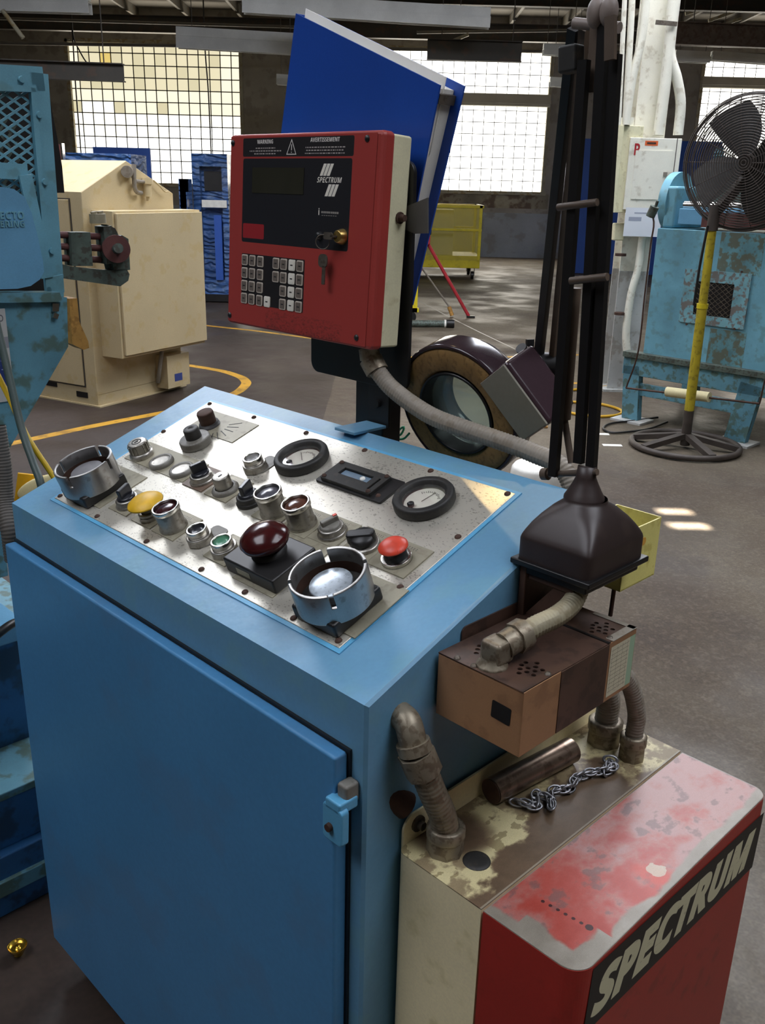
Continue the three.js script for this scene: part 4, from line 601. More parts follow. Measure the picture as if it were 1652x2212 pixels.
// ---------------------------------------------------------------- yellow parts bin hanging behind the lamp
M.binYellow = paint(0xe6dd86, { vary: 0.04, rough: 0.5, size: 0.2, grime: 0xa8923a, amount: 0.12 });
{
  const t = onConsole('parts_bin', 'pale yellow open steel bin fixed behind the lamp base', 'bin', 0.985, 1.1, -0.46), a = lz(1287, 1078, -0.47), b = lz(1427, 1117, -0.47);
  const x0 = 0.93, x1 = b.x, yT = b.y, yB = yT - 0.085, zB = -0.47, zF = -0.385;
  part(t, 'back_wall', [span(x0, x1, yB, yT, zB - 0.002, zB)], M.binYellow); part(t, 'side_wall', [span(x1 - 0.002, x1, yB, yT - 0.001, zB, zF)], M.binYellow); part(t, 'side_wall', [span(x0, x0 + 0.002, yB, yT, zB, zF)], M.binYellow); part(t, 'bin_floor', [span(x0, x1, yB, yB + 0.002, zB, zF)], M.binYellow); part(t, 'front_lip', [span(x0, x1, yB, yB + 0.03, zF - 0.002, zF)], M.binYellow);
  part(t, 'paint_smear', [extr(rrShape(0.014, 0.011, 0.005), 0.0003).rotateY(Math.PI / 2).translate(x1, yT - 0.025, -0.43)], paint(0xe0a94a, { rough: 0.5 }), { label: 'orange paint smear' }); part(t, 'bin_bracket', [span(0.921, 0.96, yB - 0.012, yB, -0.46, -0.395)], M.lampBlack);
  const r = onConsole('thin_rod', 'thin brown rod hanging below the lamp base', 'rod', 1.03, 0.95, -0.43); part(r, 'rod', [rod(lz(1328, 1258, -0.4), lz(1318, 1330, -0.4), 0.003, 8)], M.rust);
}

// ---------------------------------------------------------------- left: teal straightener machine beside the console (aligned with it)
M.teal = paint(0x6a9fb0, { vary: 0.1, rough: 0.5, size: 0.5, grime: 0x5d7a74, amount: 0.2, res: 256 });
M.tealDirty = paint(0x5c8c9c, { vary: 0.14, rough: 0.55, size: 0.45, grime: 0x4a5038, amount: 0.42, res: 256 });
M.blueMach = paint(0x2f6292, { vary: 0.12, rough: 0.55, size: 0.6, grime: 0x23303c, amount: 0.45, res: 256 });
M.tealPlate = paint(0x68a0c2, { vary: 0.05, rough: 0.5, size: 0.4, grain: 0.03 });
M.castDark = paint(0x56625a, { vary: 0.2, rough: 0.55, size: 0.15, grime: 0x3a2c24, amount: 0.35, metal: 0.2 });
M.wood = paint(0xb98a45, { vary: 0.12, rough: 0.6, size: 0.15, grime: 0x7a5426, amount: 0.3 });
M.oxide = paint(0x5c3430, { vary: 0.15, rough: 0.6, size: 0.1 });
function quadPrism(pts, t) {                                        // outline pts (z, y) in a plane x = const, thickness t towards +x
  return new THREE.ExtrudeGeometry(new THREE.Shape(pts.map(([z, y]) => new THREE.Vector2(-z, y))), { depth: t, bevelEnabled: false, curveSegments: 12 }).rotateY(Math.PI / 2);   // shape x -> -z
}
const MX = -0.6, zy = (px, py, x = MX) => { const p = lx(px, py, x); return [p.z, p.y]; };
const flat = (pix, t, x = MX) => quadPrism(pix.map(([a, b]) => zy(a, b, x)), t).translate(x, 0, 0);
const strip = (a, b, w, t, x = MX) => { const p = lx(...a, x), q = lx(...b, x); return bar(p, q, t, w, V(1, 0, 0).cross(q.clone().sub(p)).normalize()); };
{
  const t = onConsole('straightener_machine', 'teal blue press feed machine with mesh guard and rounded belt cover', 'machine', -0.9, 0, -0.35);
  part(t, 'lower_base', [span(-1.6, -0.235, 0.0, 0.16, -0.5, 0.6, 0.004), span(-1.6, -0.26, 0.16, 0.3, -0.5, 0.6, 0.003)], M.blueMach);
  part(t, 'base_ledge', [span(-1.6, -0.225, 0.06, 0.1, -0.5, 0.6, 0.003)], M.tealDirty); part(t, 'base_ledge', [span(-1.6, -0.245, 0.295, 0.315, -0.5, 0.6, 0.003)], M.tealDirty);
  part(t, 'pedestal', [span(-1.6, -0.42, 0.3, 0.62, -0.16, 0.6, 0.004)], M.blueMach); part(t, 'pedestal_ledge', [span(-1.6, -0.34, 0.62, 0.66, -0.14, 0.6, 0.004)], M.tealPlate);
  part(t, 'upper_body', [span(-1.6, -0.62, 0.66, 1.05, -0.22, 0.6, 0.004), flat([[-160, 640], [132, 640], [135, 745], [8, 965], [-160, 1180]], 0.03)], M.tealDirty);
  part(t, 'body_rail', [flat([[-160, 628], [110, 628], [118, 648], [-160, 652]], 0.045)], M.tealDirty);
  // guard: angle frame, expanded mesh in front of a second mesh
  const fr = part(t, 'guard_frame', [strip([82, 158], [119, 632], 0.044, 0.008), strip([-160, 158], [93, 171], 0.05, 0.008), strip([69, 190], [103, 600], 0.012, 0.014), strip([-160, 184], [76, 192], 0.014, 0.014), flat([[93, 600], [132, 592], [133, 640], [97, 640]], 0.012)], M.teal);
  for (const [x, y] of [[46, 172], [84, 248], [96, 393], [111, 542], [104, 625]]) part(fr, 'frame_bolt', [cyl(0.008, 0.007, 0.006, 0, 0, 0, 8).rotateZ(-Math.PI / 2).translate(...lx(x, y, MX + 0.006).toArray())], M.teal);
  const meshPanel = (x0, zA, zB, yA, yB, pz, py, w, m) => { const g = [], nz = Math.ceil(Math.abs(zB - zA) / pz), ny = Math.ceil((yB - yA) / py); for (let j = 0; j <= ny; j++) for (let i = 0; i <= nz; i++) { const z = zA - (i + (j % 2) * 0.5) * pz, y = yA + j * py; if (z < zB || y + py > yB) continue; for (const s of [-1, 1]) g.push(bar(V(x0, y, z), V(x0 + 0.002, y + py, z + s * pz / 2), 0.002, w, V(1, 0, 0).cross(V(0, py, s * pz / 2)).normalize())); } return g; };
  const mA = lx(-60, 330, MX), mB = lx(90, 330, MX), yA = lx(60, 430, MX).y, yB = lx(60, 186, MX).y;
  part(t, 'mesh_guard', meshPanel(MX - 0.008, mA.z, mB.z, yA, yB, 0.036, 0.0115, 0.0055), M.teal, { label: 'expanded metal guard' }).userData.kind = 'stuff';
  part(t, 'rear_mesh', meshPanel(MX - 0.26, mA.z + 0.05, mB.z - 0.06, yA - 0.07, yB - 0.04, 0.03, 0.02, 0.006), M.castDark).userData.kind = 'stuff';
  part(t, 'guard_back', [span(-1.2, MX - 0.3, 1.2, 1.84, -0.55, 0.4)], M.black);
  part(t, 'guard_bar', [strip([-160, 358], [58, 372], 0.034, 0.01, MX + 0.004)], M.teal); part(t, 'guard_brace', [strip([54, 378], [101, 600], 0.03, 0.008, MX + 0.012)], M.teal);
  const plate = part(t, 'belt_cover', [flat([[-160, 402], [0, 404], [22, 408], [45, 425], [60, 460], [72, 505], [84, 560], [87, 585], [78, 602], [58, 616], [30, 622], [-160, 628]], 0.02, MX + 0.03)], M.tealPlate, { label: 'rounded blue belt cover with raised maker letters' });
  const txt = (s, px, py, h) => { const g = text3(s, h, 0.0025, 2), w = g.boundingBox.max.x; const p = lx(px, py, MX + 0.05); return g.translate(-w, 0, 0).rotateY(Math.PI / 2).translate(p.x, p.y, p.z); };
  part(plate, 'raised_letters', [txt('PERFECTO', 52, 473, 0.0165), txt('ENGINEERING', 53, 490, 0.0135)], M.teal);
  part(t, 'clasp', [bar(lx(118, 672, MX + 0.032), lx(118, 655, MX + 0.032), 0.012, 0.016), bar(lx(114, 680, MX + 0.036), lx(124, 684, MX + 0.036), 0.01, 0.012)], M.chrome);
  part(t, 'wooden_wedge', [flat([[129, 641], [146, 640], [151, 690], [170, 732], [172, 746], [160, 750], [136, 738], [133, 700]], 0.05, MX - 0.06)], M.wood, { label: 'worn wooden wedge block' });
  const sign = canvasTex(128, 256, (g, w, h) => { g.fillStyle = '#b9b8b4'; g.fillRect(0, 0, w, h); g.fillStyle = '#8f8f95'; g.fillRect(0, h * 0.3, w, h * 0.12); g.fillStyle = '#24346e'; g.fillRect(0, h * 0.47, w * 0.9, h * 0.36); g.fillStyle = '#8a93b8'; for (let i = 0; i < 7; i++) for (let j = 0; j < 9; j++) if (hash(i, j, 3) > 0.35) g.fillRect(6 + j * 12, h * 0.5 + i * 12, 9, 3); g.strokeStyle = '#55555c'; g.lineWidth = 3; g.beginPath(); g.arc(w * 0.85, h * 0.1, 8, 0, 7); g.stroke(); });
  { const a = lx(-70, 672, MX + 0.034), b = lx(30, 865, MX + 0.034), pl = new THREE.PlaneGeometry(Math.abs(a.z - b.z), a.y - b.y).rotateY(Math.PI / 2).translate(a.x, (a.y + b.y) / 2, (lx(14, 672, MX + 0.034).z + a.z) / 2); part(t, 'instruction_sign', [pl], std({ map: sign, roughness: 0.5 }), { keepUV: true, label: 'grey and blue instruction plate' }); }
  // straightening rolls reaching out past the guard
  const X = MX - 0.05, Q = (x, y, d = 0) => lx(x, y, X + d);
  part(t, 'roll_arm', [flat([[108, 566], [150, 575], [222, 582], [258, 578], [265, 590], [262, 604], [245, 616], [130, 600], [108, 596]], 0.035, X - 0.01)], M.castDark);
  part(t, 'bearing_block', [flat([[136, 500], [178, 500], [184, 572], [140, 572]], 0.04, X - 0.02)], M.castDark); part(t, 'end_block', [flat([[226, 512], [244, 506], [258, 514], [262, 580], [228, 584], [222, 560]], 0.045, X - 0.02)], M.castDark);
  part(t, 'end_plate', [flat([[204, 488], [222, 486], [228, 566], [212, 568]], 0.045, X - 0.02)], M.castDark); part(t, 'cap_arch', [flat([[218, 484], [236, 492], [246, 512], [224, 514]], 0.03, X - 0.01)], M.castDark);
  for (const y of [508, 533, 558]) part(t, 'roll_shaft', [rod(Q(104, y - 2), Q(216, y + 3), 0.0082, 12)], M.oxide);
  part(t, 'hand_wheel', [rod(Q(249, 537, 0.025), Q(252, 538, 0.055), 0.0335, 28)], M.oxide, { label: 'brown hand wheel' }); part(t, 'wheel_hub', [rod(Q(252, 538, 0.055), Q(256, 536, 0.08), 0.012, 16)], M.castDark);
  part(t, 'cream_cap', [rod(Q(212, 482, 0.01), Q(210, 462, 0.01), 0.02, 16), rod(Q(203, 462, 0.01), Q(202, 457, 0.01), 0.008, 10), rod(Q(217, 461, 0.01), Q(216, 456, 0.01), 0.008, 10)], M.conduitPale);
  part(t, 'dark_skirt', [flat([[94, 205], [100, 240], [112, 300], [122, 360], [127, 416], [106, 416], [104, 360], [96, 290]], 0.03, MX - 0.14)], M.black);
}
// hoses and a yellow cable in the gap
single('green_hose', 'dark green hose running down past the yellow cable beside the machine', 'hose', [tube([lx(-10, 690, -0.4), lx(14, 790, -0.36), lx(45, 920, -0.3), lx(72, 1000, -0.24), lx(88, 1045, -0.2), lx(100, 1110, -0.18)].map((p) => toWorld(p.x, p.y, p.z)), 0.0085, 40)], paint(0x3a4a46, { rough: 0.5, vary: 0.1 }), { at: toWorld(-0.3, 0.9, -0.2).toArray() });
single('yellow_cable', 'yellow cable slanting down between the teal machine and the console', 'cable', [tube([lx(-20, 780, -0.4), lx(20, 860, -0.36), lx(60, 945, -0.3), lx(112, 1025, -0.25), lx(140, 1075, -0.22)].map((p) => toWorld(p.x, p.y, p.z)), 0.006, 40)], paint(0xd2ae1c, { rough: 0.45, vary: 0.06 }), { at: toWorld(-0.3, 0.9, -0.25).toArray() });
single('grey_duct_hose', 'thick dark grey hose standing at the console corner', 'hose', [hose([lx(-8, 920, -0.14), lx(4, 1000, -0.13), lx(10, 1080, -0.12), lx(22, 1150, -0.09), lx(30, 1210, -0.09)].map((p) => toWorld(p.x, p.y, p.z)), 0.017, 0.006, 0.0006)], paint(0x57524c, { rough: 0.6, vary: 0.1 }), { at: toWorld(-0.15, 1, -0.1).toArray() });
single('black_hose', 'black rubber hose crossing in front of the machine pedestal', 'hose', [tube([lx(-30, 1392, -0.2), lx(0, 1366, -0.2), lx(30, 1346, -0.22), lx(60, 1340, -0.26)].map((p) => toWorld(p.x, p.y, p.z)), 0.0095, 24)], M.black, { at: toWorld(-0.2, 0.7, -0.1).toArray() });
{ const p = onFloor(40, 2062), t = inRoom('brass_knob', 'small brass cup fitting lying on the dark floor', 'fitting', p.x, 0, p.z); part(t, 'cup', [lathe([[0.009, 0], [0.012, 0.006], [0.0115, 0.014], [0.019, 0.018], [0.021, 0.026], [0.0195, 0.026], [0.016, 0.02], [0.006, 0.018], [0.0055, 0.024], [0, 0.024]], 28).translate(p.x, 0, p.z)], std({ color: 0xc9a03a, roughness: 0.25, metalness: 0.95 })); }
{ // yellow foot stand with a cream oval pad behind the console
  const p = onFloor(84, 1135), t = inRoom('yellow_stand', 'yellow steel stand with a cream oval pad behind the console', 'stand', p.x, 0, p.z), v = -p.z;
  const q = [[38, 1022], [130, 1032], [140, 1120], [28, 1100]].map(([a, b]) => atZ(a, b, v)); const s = prism(q.map((k) => [k.x, k.y]).reverse(), p.z - 0.012, p.z, 0.002); part(t, 'yellow_plate', [s], paint(0xdba516, { rough: 0.45, vary: 0.06 }));
  const c = atZ(96, 1052, v - 0.03), d = atZ(50, 1068, v - 0.03); part(t, 'oval_pad', [new THREE.SphereGeometry(1, 28, 12).scale(c.distanceTo(d) * 1.25, 0.055, 0.02).rotateZ(0.35).translate(c.x, c.y, c.z)], paint(0xded09a, { rough: 0.6, vary: 0.04 })); part(t, 'stand_leg', [span(p.x - 0.03, p.x + 0.03, 0, q[3].y + 0.02, p.z - 0.03, p.z - 0.012)], M.black);
}
// ---------------------------------------------------------------- cream machine enclosure with pitched roof
M.creamMach = paint(0xc4b28c, { vary: 0.03, rough: 0.5, size: 0.8, grime: 0xb89a5e, amount: 0.08, res: 256 });
{
  const o = onFloor(213, 880), turn = THREE.MathUtils.degToRad(61.5), t = thing('cream_enclosure', 'cream steel machine enclosure with pitched roof and electrical box', 'enclosure', { at: [o.x, 0, o.z], turn });
  const loc = (v) => v.clone().sub(o).applyAxisAngle(V(0, 1, 0), -turn), F = (px, py, axis, val) => { const a = loc(V(0, EYE, 0)), d = loc(V(0, EYE, 0).add(rayDir(px, py))).sub(a), k = (val - a.getComponent(axis)) / d.getComponent(axis); return a.addScaledVector(d, k); };
  const eave = F(163, 415, 2, 0).y, ridge = F(272, 347, 2, 0), end = F(388, 700, 2, 0).x, e2 = F(383, 418, 2, 0).y, D = 1.7;
  part(t, 'body', [prism([[0, 0.09], [end, 0.09], [end, e2], [ridge.x, ridge.y], [0, eave]], -D, 0, 0.004)], M.creamMach);
  const base = part(t, 'fork_base', [span(-0.012, end + 0.012, 0.0, 0.012, -D - 0.01, 0.03), span(0.0, end, 0.012, 0.09, -D, 0.0)], M.creamMach);
  for (const [a, b] of [[112, 828], [178, 852]]) { const p = F(a, b, 0, 0); part(base, 'fork_slot', [box(0.006, 0.042, 0.115, -0.002, p.y, p.z)], M.black); }
  const d0 = F(118, 430, 0, 0), d1 = F(197, 852, 0, 0); part(t, 'side_door', [span(-0.014, 0, 0.15, d0.y - 0.0, -1.4, -0.12, 0.003)], M.creamMach); part(t, 'door_gap', [span(-0.006, 0.0, 0.14, d0.y + 0.01, -1.42, -0.11)], M.steelDark);
  const bz = 0.2, a = F(248, 456, 2, bz), b = F(243, 780, 2, bz), c = F(443, 745, 2, bz); const eb = part(t, 'electrical_box', [span(a.x - 0.03, c.x, b.y, a.y, 0, bz, 0.003)], M.creamMach); part(eb, 'box_door', [span(a.x - 0.008, c.x + 0.005, b.y + 0.02, a.y - 0.015, bz, bz + 0.02, 0.004)], M.creamMach);
  for (const y of [0.2, 0.5, 0.8]) part(eb, 'hinge', [span(c.x, c.x + 0.012, b.y + (a.y - b.y) * y, b.y + (a.y - b.y) * y + 0.05, bz - 0.02, bz + 0.012)], M.creamMach);
  const j0 = F(360, 770, 2, 0.12), j1 = F(411, 829, 2, 0.12); const jb = part(t, 'junction_box', [span(j0.x, j1.x, j1.y, j0.y, 0, 0.12, 0.003)], M.creamMach); part(jb, 'blue_label', [span(j0.x + 0.08, j0.x + 0.17, j1.y + 0.05, j1.y + 0.11, 0.12, 0.122)], paint(0x3a4a8a, { rough: 0.5 }), { label: 'small dark blue label' });
  part(t, 'conduit', [tube([V(j0.x - 0.02, j1.y + 0.05, 0.03), V(j0.x - 0.04, j1.y + 0.15, 0.07), V(j0.x - 0.02, b.y, 0.1)], 0.017, 24)], M.conduit);
  const f = (x, y) => F(x, y, 2, 0.04); part(t, 'air_piping', [rod(f(289, 355), f(289, 385), 0.018, 12), tube([f(289, 380), f(291, 405), f(296, 415), f(306, 417)], 0.016, 20), rod(f(290, 391), f(312, 393), 0.014, 10)], M.conduit); part(t, 'gauge', [rod(F(276, 371, 2, 0.0), F(274, 371, 2, 0.06), 0.042, 24)], M.conduit); part(t, 'filter_bowl', [rod(f(318, 390), f(319, 425), 0.03, 18), rod(f(318, 386), f(318, 398), 0.04, 18), rod(f(319, 425), f(320, 434), 0.012, 10)], M.creamMach); part(t, 'thin_pipe', [tube([f(332, 390), f(345, 402), f(355, 413), f(362, 414)], 0.006, 20)], M.creamMach);
}
// ---------------------------------------------------------------- stretch-wrapped blue cabinets in front of the window
M.wrapBlue = (() => { const m = new THREE.MeshPhysicalMaterial({ roughness: 0.5, clearcoat: 1, clearcoatRoughness: 0.12 }), p = paint(0x2f5790, { vary: 0.15, size: 1.2, res: 192, grime: 0x6d7c94, amount: 0.3 }); m.map = p.map; const b = dataTex(256, 256, (u, v) => { const x = 0.5 + 0.5 * Math.sin(60 * v + 14 * fbm(u, v, 4, 55, 4) + 5 * u); return [x, x, x]; }, false); b.repeat.set(1, 1.4); m.bumpMap = b; m.bumpScale = 0.02; return m; })();
M.bluePlain = paint(0x2c55a8, { vary: 0.05, rough: 0.5, size: 1 });
function wrapped(name, label, x0, x1, yTop, yBot, v, d, group) { // front face between pixel columns x0 x1, pixel rows yTop yBot, at distance v
  const a = atZ(x0, yTop, v), b = atZ(x1, yBot, v), t = inRoom(name, label, 'cabinet', (a.x + b.x) / 2, Math.max(0, b.y), -v - d / 2, group), w = b.x - a.x, y0 = Math.max(0.0, b.y);
  part(t, 'carcass', [span(a.x, b.x, y0 + 0.1, a.y, -v - d, -v - 0.12), span(a.x, a.x + 0.1, y0 + 0.1, a.y, -v - 0.12, -v), span(b.x - 0.08, b.x, y0 + 0.1, a.y, -v - 0.12, -v), span(a.x + 0.1, b.x - 0.08, a.y - 0.16, a.y, -v - 0.12, -v), span(a.x + 0.1, b.x - 0.08, y0 + 0.1, y0 + 0.3, -v - 0.12, -v)], M.wrapBlue); part(t, 'skid', [span(a.x, b.x, y0, y0 + 0.1, -v - d, -v)], M.black);
  return [t, a, b, y0];
}
{
  const [t, a, b, y0] = wrapped('wrapped_cabinet', 'blue cabinet in shiny stretch wrap with a white band, standing by the red terminal', 413, 500, 331, 652, 13.2, 0.7, 'stretch-wrapped cabinets'); const y1 = atZ(440, 432, 13.1).y, y2 = atZ(440, 448, 13.1).y; part(t, 'white_band', [span(a.x + 0.12, b.x - 0.02, y2, y1, -13.2, -13.17)], M.page); part(t, 'dark_recess', [span(a.x + 0.14, b.x - 0.1, y1 + 0.12, a.y - 0.22, -13.32, -13.3)], M.black); part(t, 'inner_post', [span(a.x + 0.28, a.x + 0.38, y0 + 0.3, y2 - 0.1, -13.22, -13.16)], M.bluePlain);
  wrapped('wrapped_cabinet', 'wide blue crate in stretch wrap behind the cream enclosure', 130, 306, 329, 700, 11.2, 0.7, 'stretch-wrapped cabinets'); wrapped('wrapped_bundle', 'small grey wrapped bundle beside the wrapped cabinet', 385, 414, 386, 680, 12.6, 0.4);
  const p = atZ(200, 317, 14.5), q = atZ(342, 640, 14.5); single('blue_board', 'plain dark blue steel panel standing behind the wrapped crate', 'panel', [span(p.x, q.x, 0, p.y, -14.55, -14.5)], M.bluePlain, { at: [(p.x + q.x) / 2, 0, -14.5] });
  const r = atZ(120, 311, 10.4), s = atZ(137, 350, 10.4); const dm = inRoom('dark_post', 'dark brown post standing behind the cream enclosure', 'post', (r.x + s.x) / 2, 0, -10.4); part(dm, 'post_body', [span(r.x, s.x - 0.02, 0, r.y, -10.48, -10.4)], M.oxide); part(dm, 'bright_edge', [span(s.x - 0.02, s.x, 0, r.y + 0.01, -10.48, -10.4)], M.chrome);
}

// ---------------------------------------------------------------- yellow mesh cart, pipe stand, bar
M.cartYellow = paint(0xd8c422, { vary: 0.06, rough: 0.45, size: 0.5, grime: 0x9a8a2a, amount: 0.1 });
M.meshYellow = std({ color: 0xc9bd5a, roughness: 0.7, transparent: true, opacity: 0.32 });
{
  const v = 17.6, a = atZ(800, 438, v), b = atZ(1034, 603, v), x0 = a.x, x1 = b.x, y1 = a.y, d = 1.15, t = inRoom('mesh_cart', 'yellow wire mesh cage cart on casters by the far wall', 'cart', (x0 + x1) / 2, 0, -v - d / 2);
  const zs = [-v, -v - d], y0 = 0.34;
  part(t, 'deck', [span(x0, x1, 0.2, 0.42, -v - d, -v, 0.01)], M.cartYellow);
  for (const z of zs) { for (const x of [x0 + 0.03, x0 + (x1 - x0) * 0.5, x1 - 0.03]) part(t, 'upright', [span(x - 0.025, x + 0.025, y0, y1, z - 0.025, z + 0.025)], M.cartYellow); part(t, 'rail', [span(x0, x1, y1 - 0.05, y1, z - 0.025, z + 0.025)], M.cartYellow); part(t, 'rail', [span(x0, x1, 0.86, 0.9, z - 0.02, z + 0.02)], M.cartYellow); part(t, 'mesh_panel', [span(x0, x1, y0, y1 - 0.05, z - 0.004, z + 0.004)], M.meshYellow); }
  for (const x of [x0, x1]) { part(t, 'rail', [span(x - 0.025, x + 0.025, y1 - 0.05, y1, -v - d, -v)], M.cartYellow); part(t, 'mesh_panel', [span(x - 0.004, x + 0.004, y0, y1 - 0.05, -v - d, -v)], M.meshYellow); }
  for (const x of [x0 + 0.2, x1 - 0.12]) for (const z of [-v - 0.12, -v - d + 0.15]) { const c = part(t, 'caster', [cyl(0.07, 0.07, 0.05, 0, -0.025, 0, 18).rotateZ(Math.PI / 2).translate(x, 0.07, z)], M.black); part(c, 'caster_fork', [span(x - 0.04, x - 0.032, 0.06, 0.2, z - 0.03, z + 0.03), span(x + 0.032, x + 0.04, 0.06, 0.2, z - 0.03, z + 0.03)], M.conduit); }
  part(t, 'load_box', [span(x0 + 0.3, x1 - 0.5, 0.42, 1.22, -v - d + 0.15, -v - 0.25)], paint(0xcfc6a0, { rough: 0.8 }), { label: 'pale carton inside the cage' });
}
{
  const foot = onFloor(1012, 686), foot2 = onFloor(976, 684), hd = atZ(905, 520, -foot.z - 0.1), t = inRoom('pipe_stand', 'red tripod pipe stand with a wooden handled lever', 'stand', hd.x, 0, foot.z);
  const k = V(hd.x, hd.y, foot.z + 0.1);
  part(t, 'leg', [rod(k.clone().add(V(0.08, 0.02, 0)), V(foot.x, 0.02, foot.z), 0.022, 10)], paint(0xb03038, { rough: 0.45 })); part(t, 'leg', [rod(k.clone(), V(hd.x - 0.55, 0.02, foot.z + 0.25), 0.022, 10)], paint(0xb03038, { rough: 0.45 })); part(t, 'leg', [rod(k.clone(), V(hd.x - 0.05, 0.02, foot.z - 0.7), 0.022, 10)], paint(0xb03038, { rough: 0.45 })); part(t, 'foot', [span(foot.x - 0.03, foot.x + 0.08, 0, 0.025, foot.z - 0.03, foot.z + 0.03)], M.black);
  part(t, 'head', [box(0.24, 0.13, 0.16, k.x + 0.02, k.y + 0.02, k.z, 0.02)], paint(0xa82c36, { rough: 0.5 })); part(t, 'jaw', [box(0.3, 0.08, 0.18, k.x, k.y + 0.12, k.z, 0.01)], M.black); part(t, 'pale_pads', [box(0.26, 0.025, 0.12, k.x, k.y + 0.17, k.z, 0.005)], M.page); part(t, 'clamp', [box(0.2, 0.12, 0.14, k.x - 0.05, k.y - 0.32, k.z, 0.02)], paint(0xb03a30, { rough: 0.5 }));
  part(t, 'lever', [rod(k.clone().add(V(0.02, -0.3, 0)), V(foot2.x - 0.02, 0.1, foot2.z), 0.012, 8)], M.conduit); part(t, 'wooden_grip', [rod(V(foot2.x - 0.045, 0.13, foot2.z), V(foot2.x, 0.015, foot2.z + 0.01), 0.026, 10)], M.wood);
  const p = onFloor(975, 708), q = onFloor(840, 706); const b = inRoom('drive_shaft', 'dark steel shaft with a forked end lying on the floor', 'shaft', p.x, 0, p.z); part(b, 'shaft', [rod(V(p.x - 0.05, 0.045, p.z), V(q.x, 0.045, q.z), 0.042, 14)], M.castDark); part(b, 'yoke', [rod(V(p.x - 0.06, 0.05, p.z), V(p.x + 0.03, 0.05, p.z), 0.05, 12)], M.black); part(b, 'collar', [rod(V(p.x - 0.09, 0.045, p.z), V(p.x - 0.07, 0.045, p.z), 0.05, 14)], M.page);
  const y = atZ(898, 600, 11.6), s2 = inRoom('yellow_dolly', 'yellow wheeled dolly leg beside the pipe stand', 'dolly', y.x, 0, -11.6); part(s2, 'dolly_leg', [span(y.x - 0.03, y.x + 0.03, 0.14, y.y + 0.05, -11.63, -11.57)], M.cartYellow); part(s2, 'dolly_bar', [span(y.x - 0.5, y.x + 0.05, 0.14, 0.19, -11.63, -11.57)], M.cartYellow); part(s2, 'wheel', [cyl(0.08, 0.08, 0.05, 0, -0.025, 0, 18).rotateX(Math.PI / 2).translate(y.x - 0.06, 0.08, -11.6)], M.black);
}
// ---------------------------------------------------------------- painted floor lines and joint
M.lineYellow = paint(0xb98a26, { vary: 0.1, rough: 0.6, size: 0.6, grime: 0x5a4228, amount: 0.22, res: 256 });
function ribbon(pix, w, y = 0.002) { const c = new THREE.CatmullRomCurve3(pix.map(([a, b]) => onFloor(a, b)), false, 'catmullrom', 0.35), n = pix.length * 8, pos = [], idx = []; for (let i = 0; i <= n; i++) { const p = c.getPoint(i / n), d = c.getTangent(i / n), s = V(-d.z, 0, d.x).normalize().multiplyScalar(w / 2); pos.push(p.x - s.x, y, p.z - s.z, p.x + s.x, y, p.z + s.z, p.x - s.x, 0, p.z - s.z, p.x + s.x, 0, p.z + s.z); if (i < n) { const k = i * 4; idx.push(k, k + 4, k + 1, k + 1, k + 4, k + 5, k, k + 2, k + 4, k + 2, k + 6, k + 4, k + 1, k + 5, k + 3, k + 3, k + 5, k + 7); } } const g = new THREE.BufferGeometry(); g.setAttribute('position', new THREE.Float32BufferAttribute(pos, 3)); g.setIndex(idx); g.setAttribute('uv', new THREE.Float32BufferAttribute(new Float32Array(pos.length / 3 * 2), 2)); const h = g.toNonIndexed(); h.computeVertexNormals(); return h; }
const mark = (name, label, cat, g, m) => { g.computeBoundingBox(); const c = g.boundingBox.getCenter(V(0, 0, 0)); return single(name, label, cat, [g], m, { at: [c.x, 0, c.z] }); };
mark('floor_line', 'yellow floor line curving round behind the console', 'floor marking', ribbon([[-80, 984], [10, 962], [200, 921], [390, 884], [470, 864], [515, 846], [532, 828], [520, 815], [480, 802], [410, 790], [330, 780], [250, 772]], 0.085), M.lineYellow);
mark('floor_line', 'thin yellow floor line crossing the aisle behind the terminal', 'floor marking', ribbon([[440, 703], [560, 716], [700, 735], [800, 752], [890, 772], [1000, 773], [1150, 770], [1290, 765], [1400, 762]], 0.07), M.lineYellow);
mark('floor_line', 'short yellow floor line between the lamp arms and the column', 'floor marking', ribbon([[1180, 830], [1240, 828], [1292, 826]], 0.07), M.lineYellow);
mark('floor_joint', 'dark slab joint running across the aisle floor', 'floor joint', ribbon([[885, 640], [1000, 700], [1145, 770]], 0.02, 0.001), M.black);
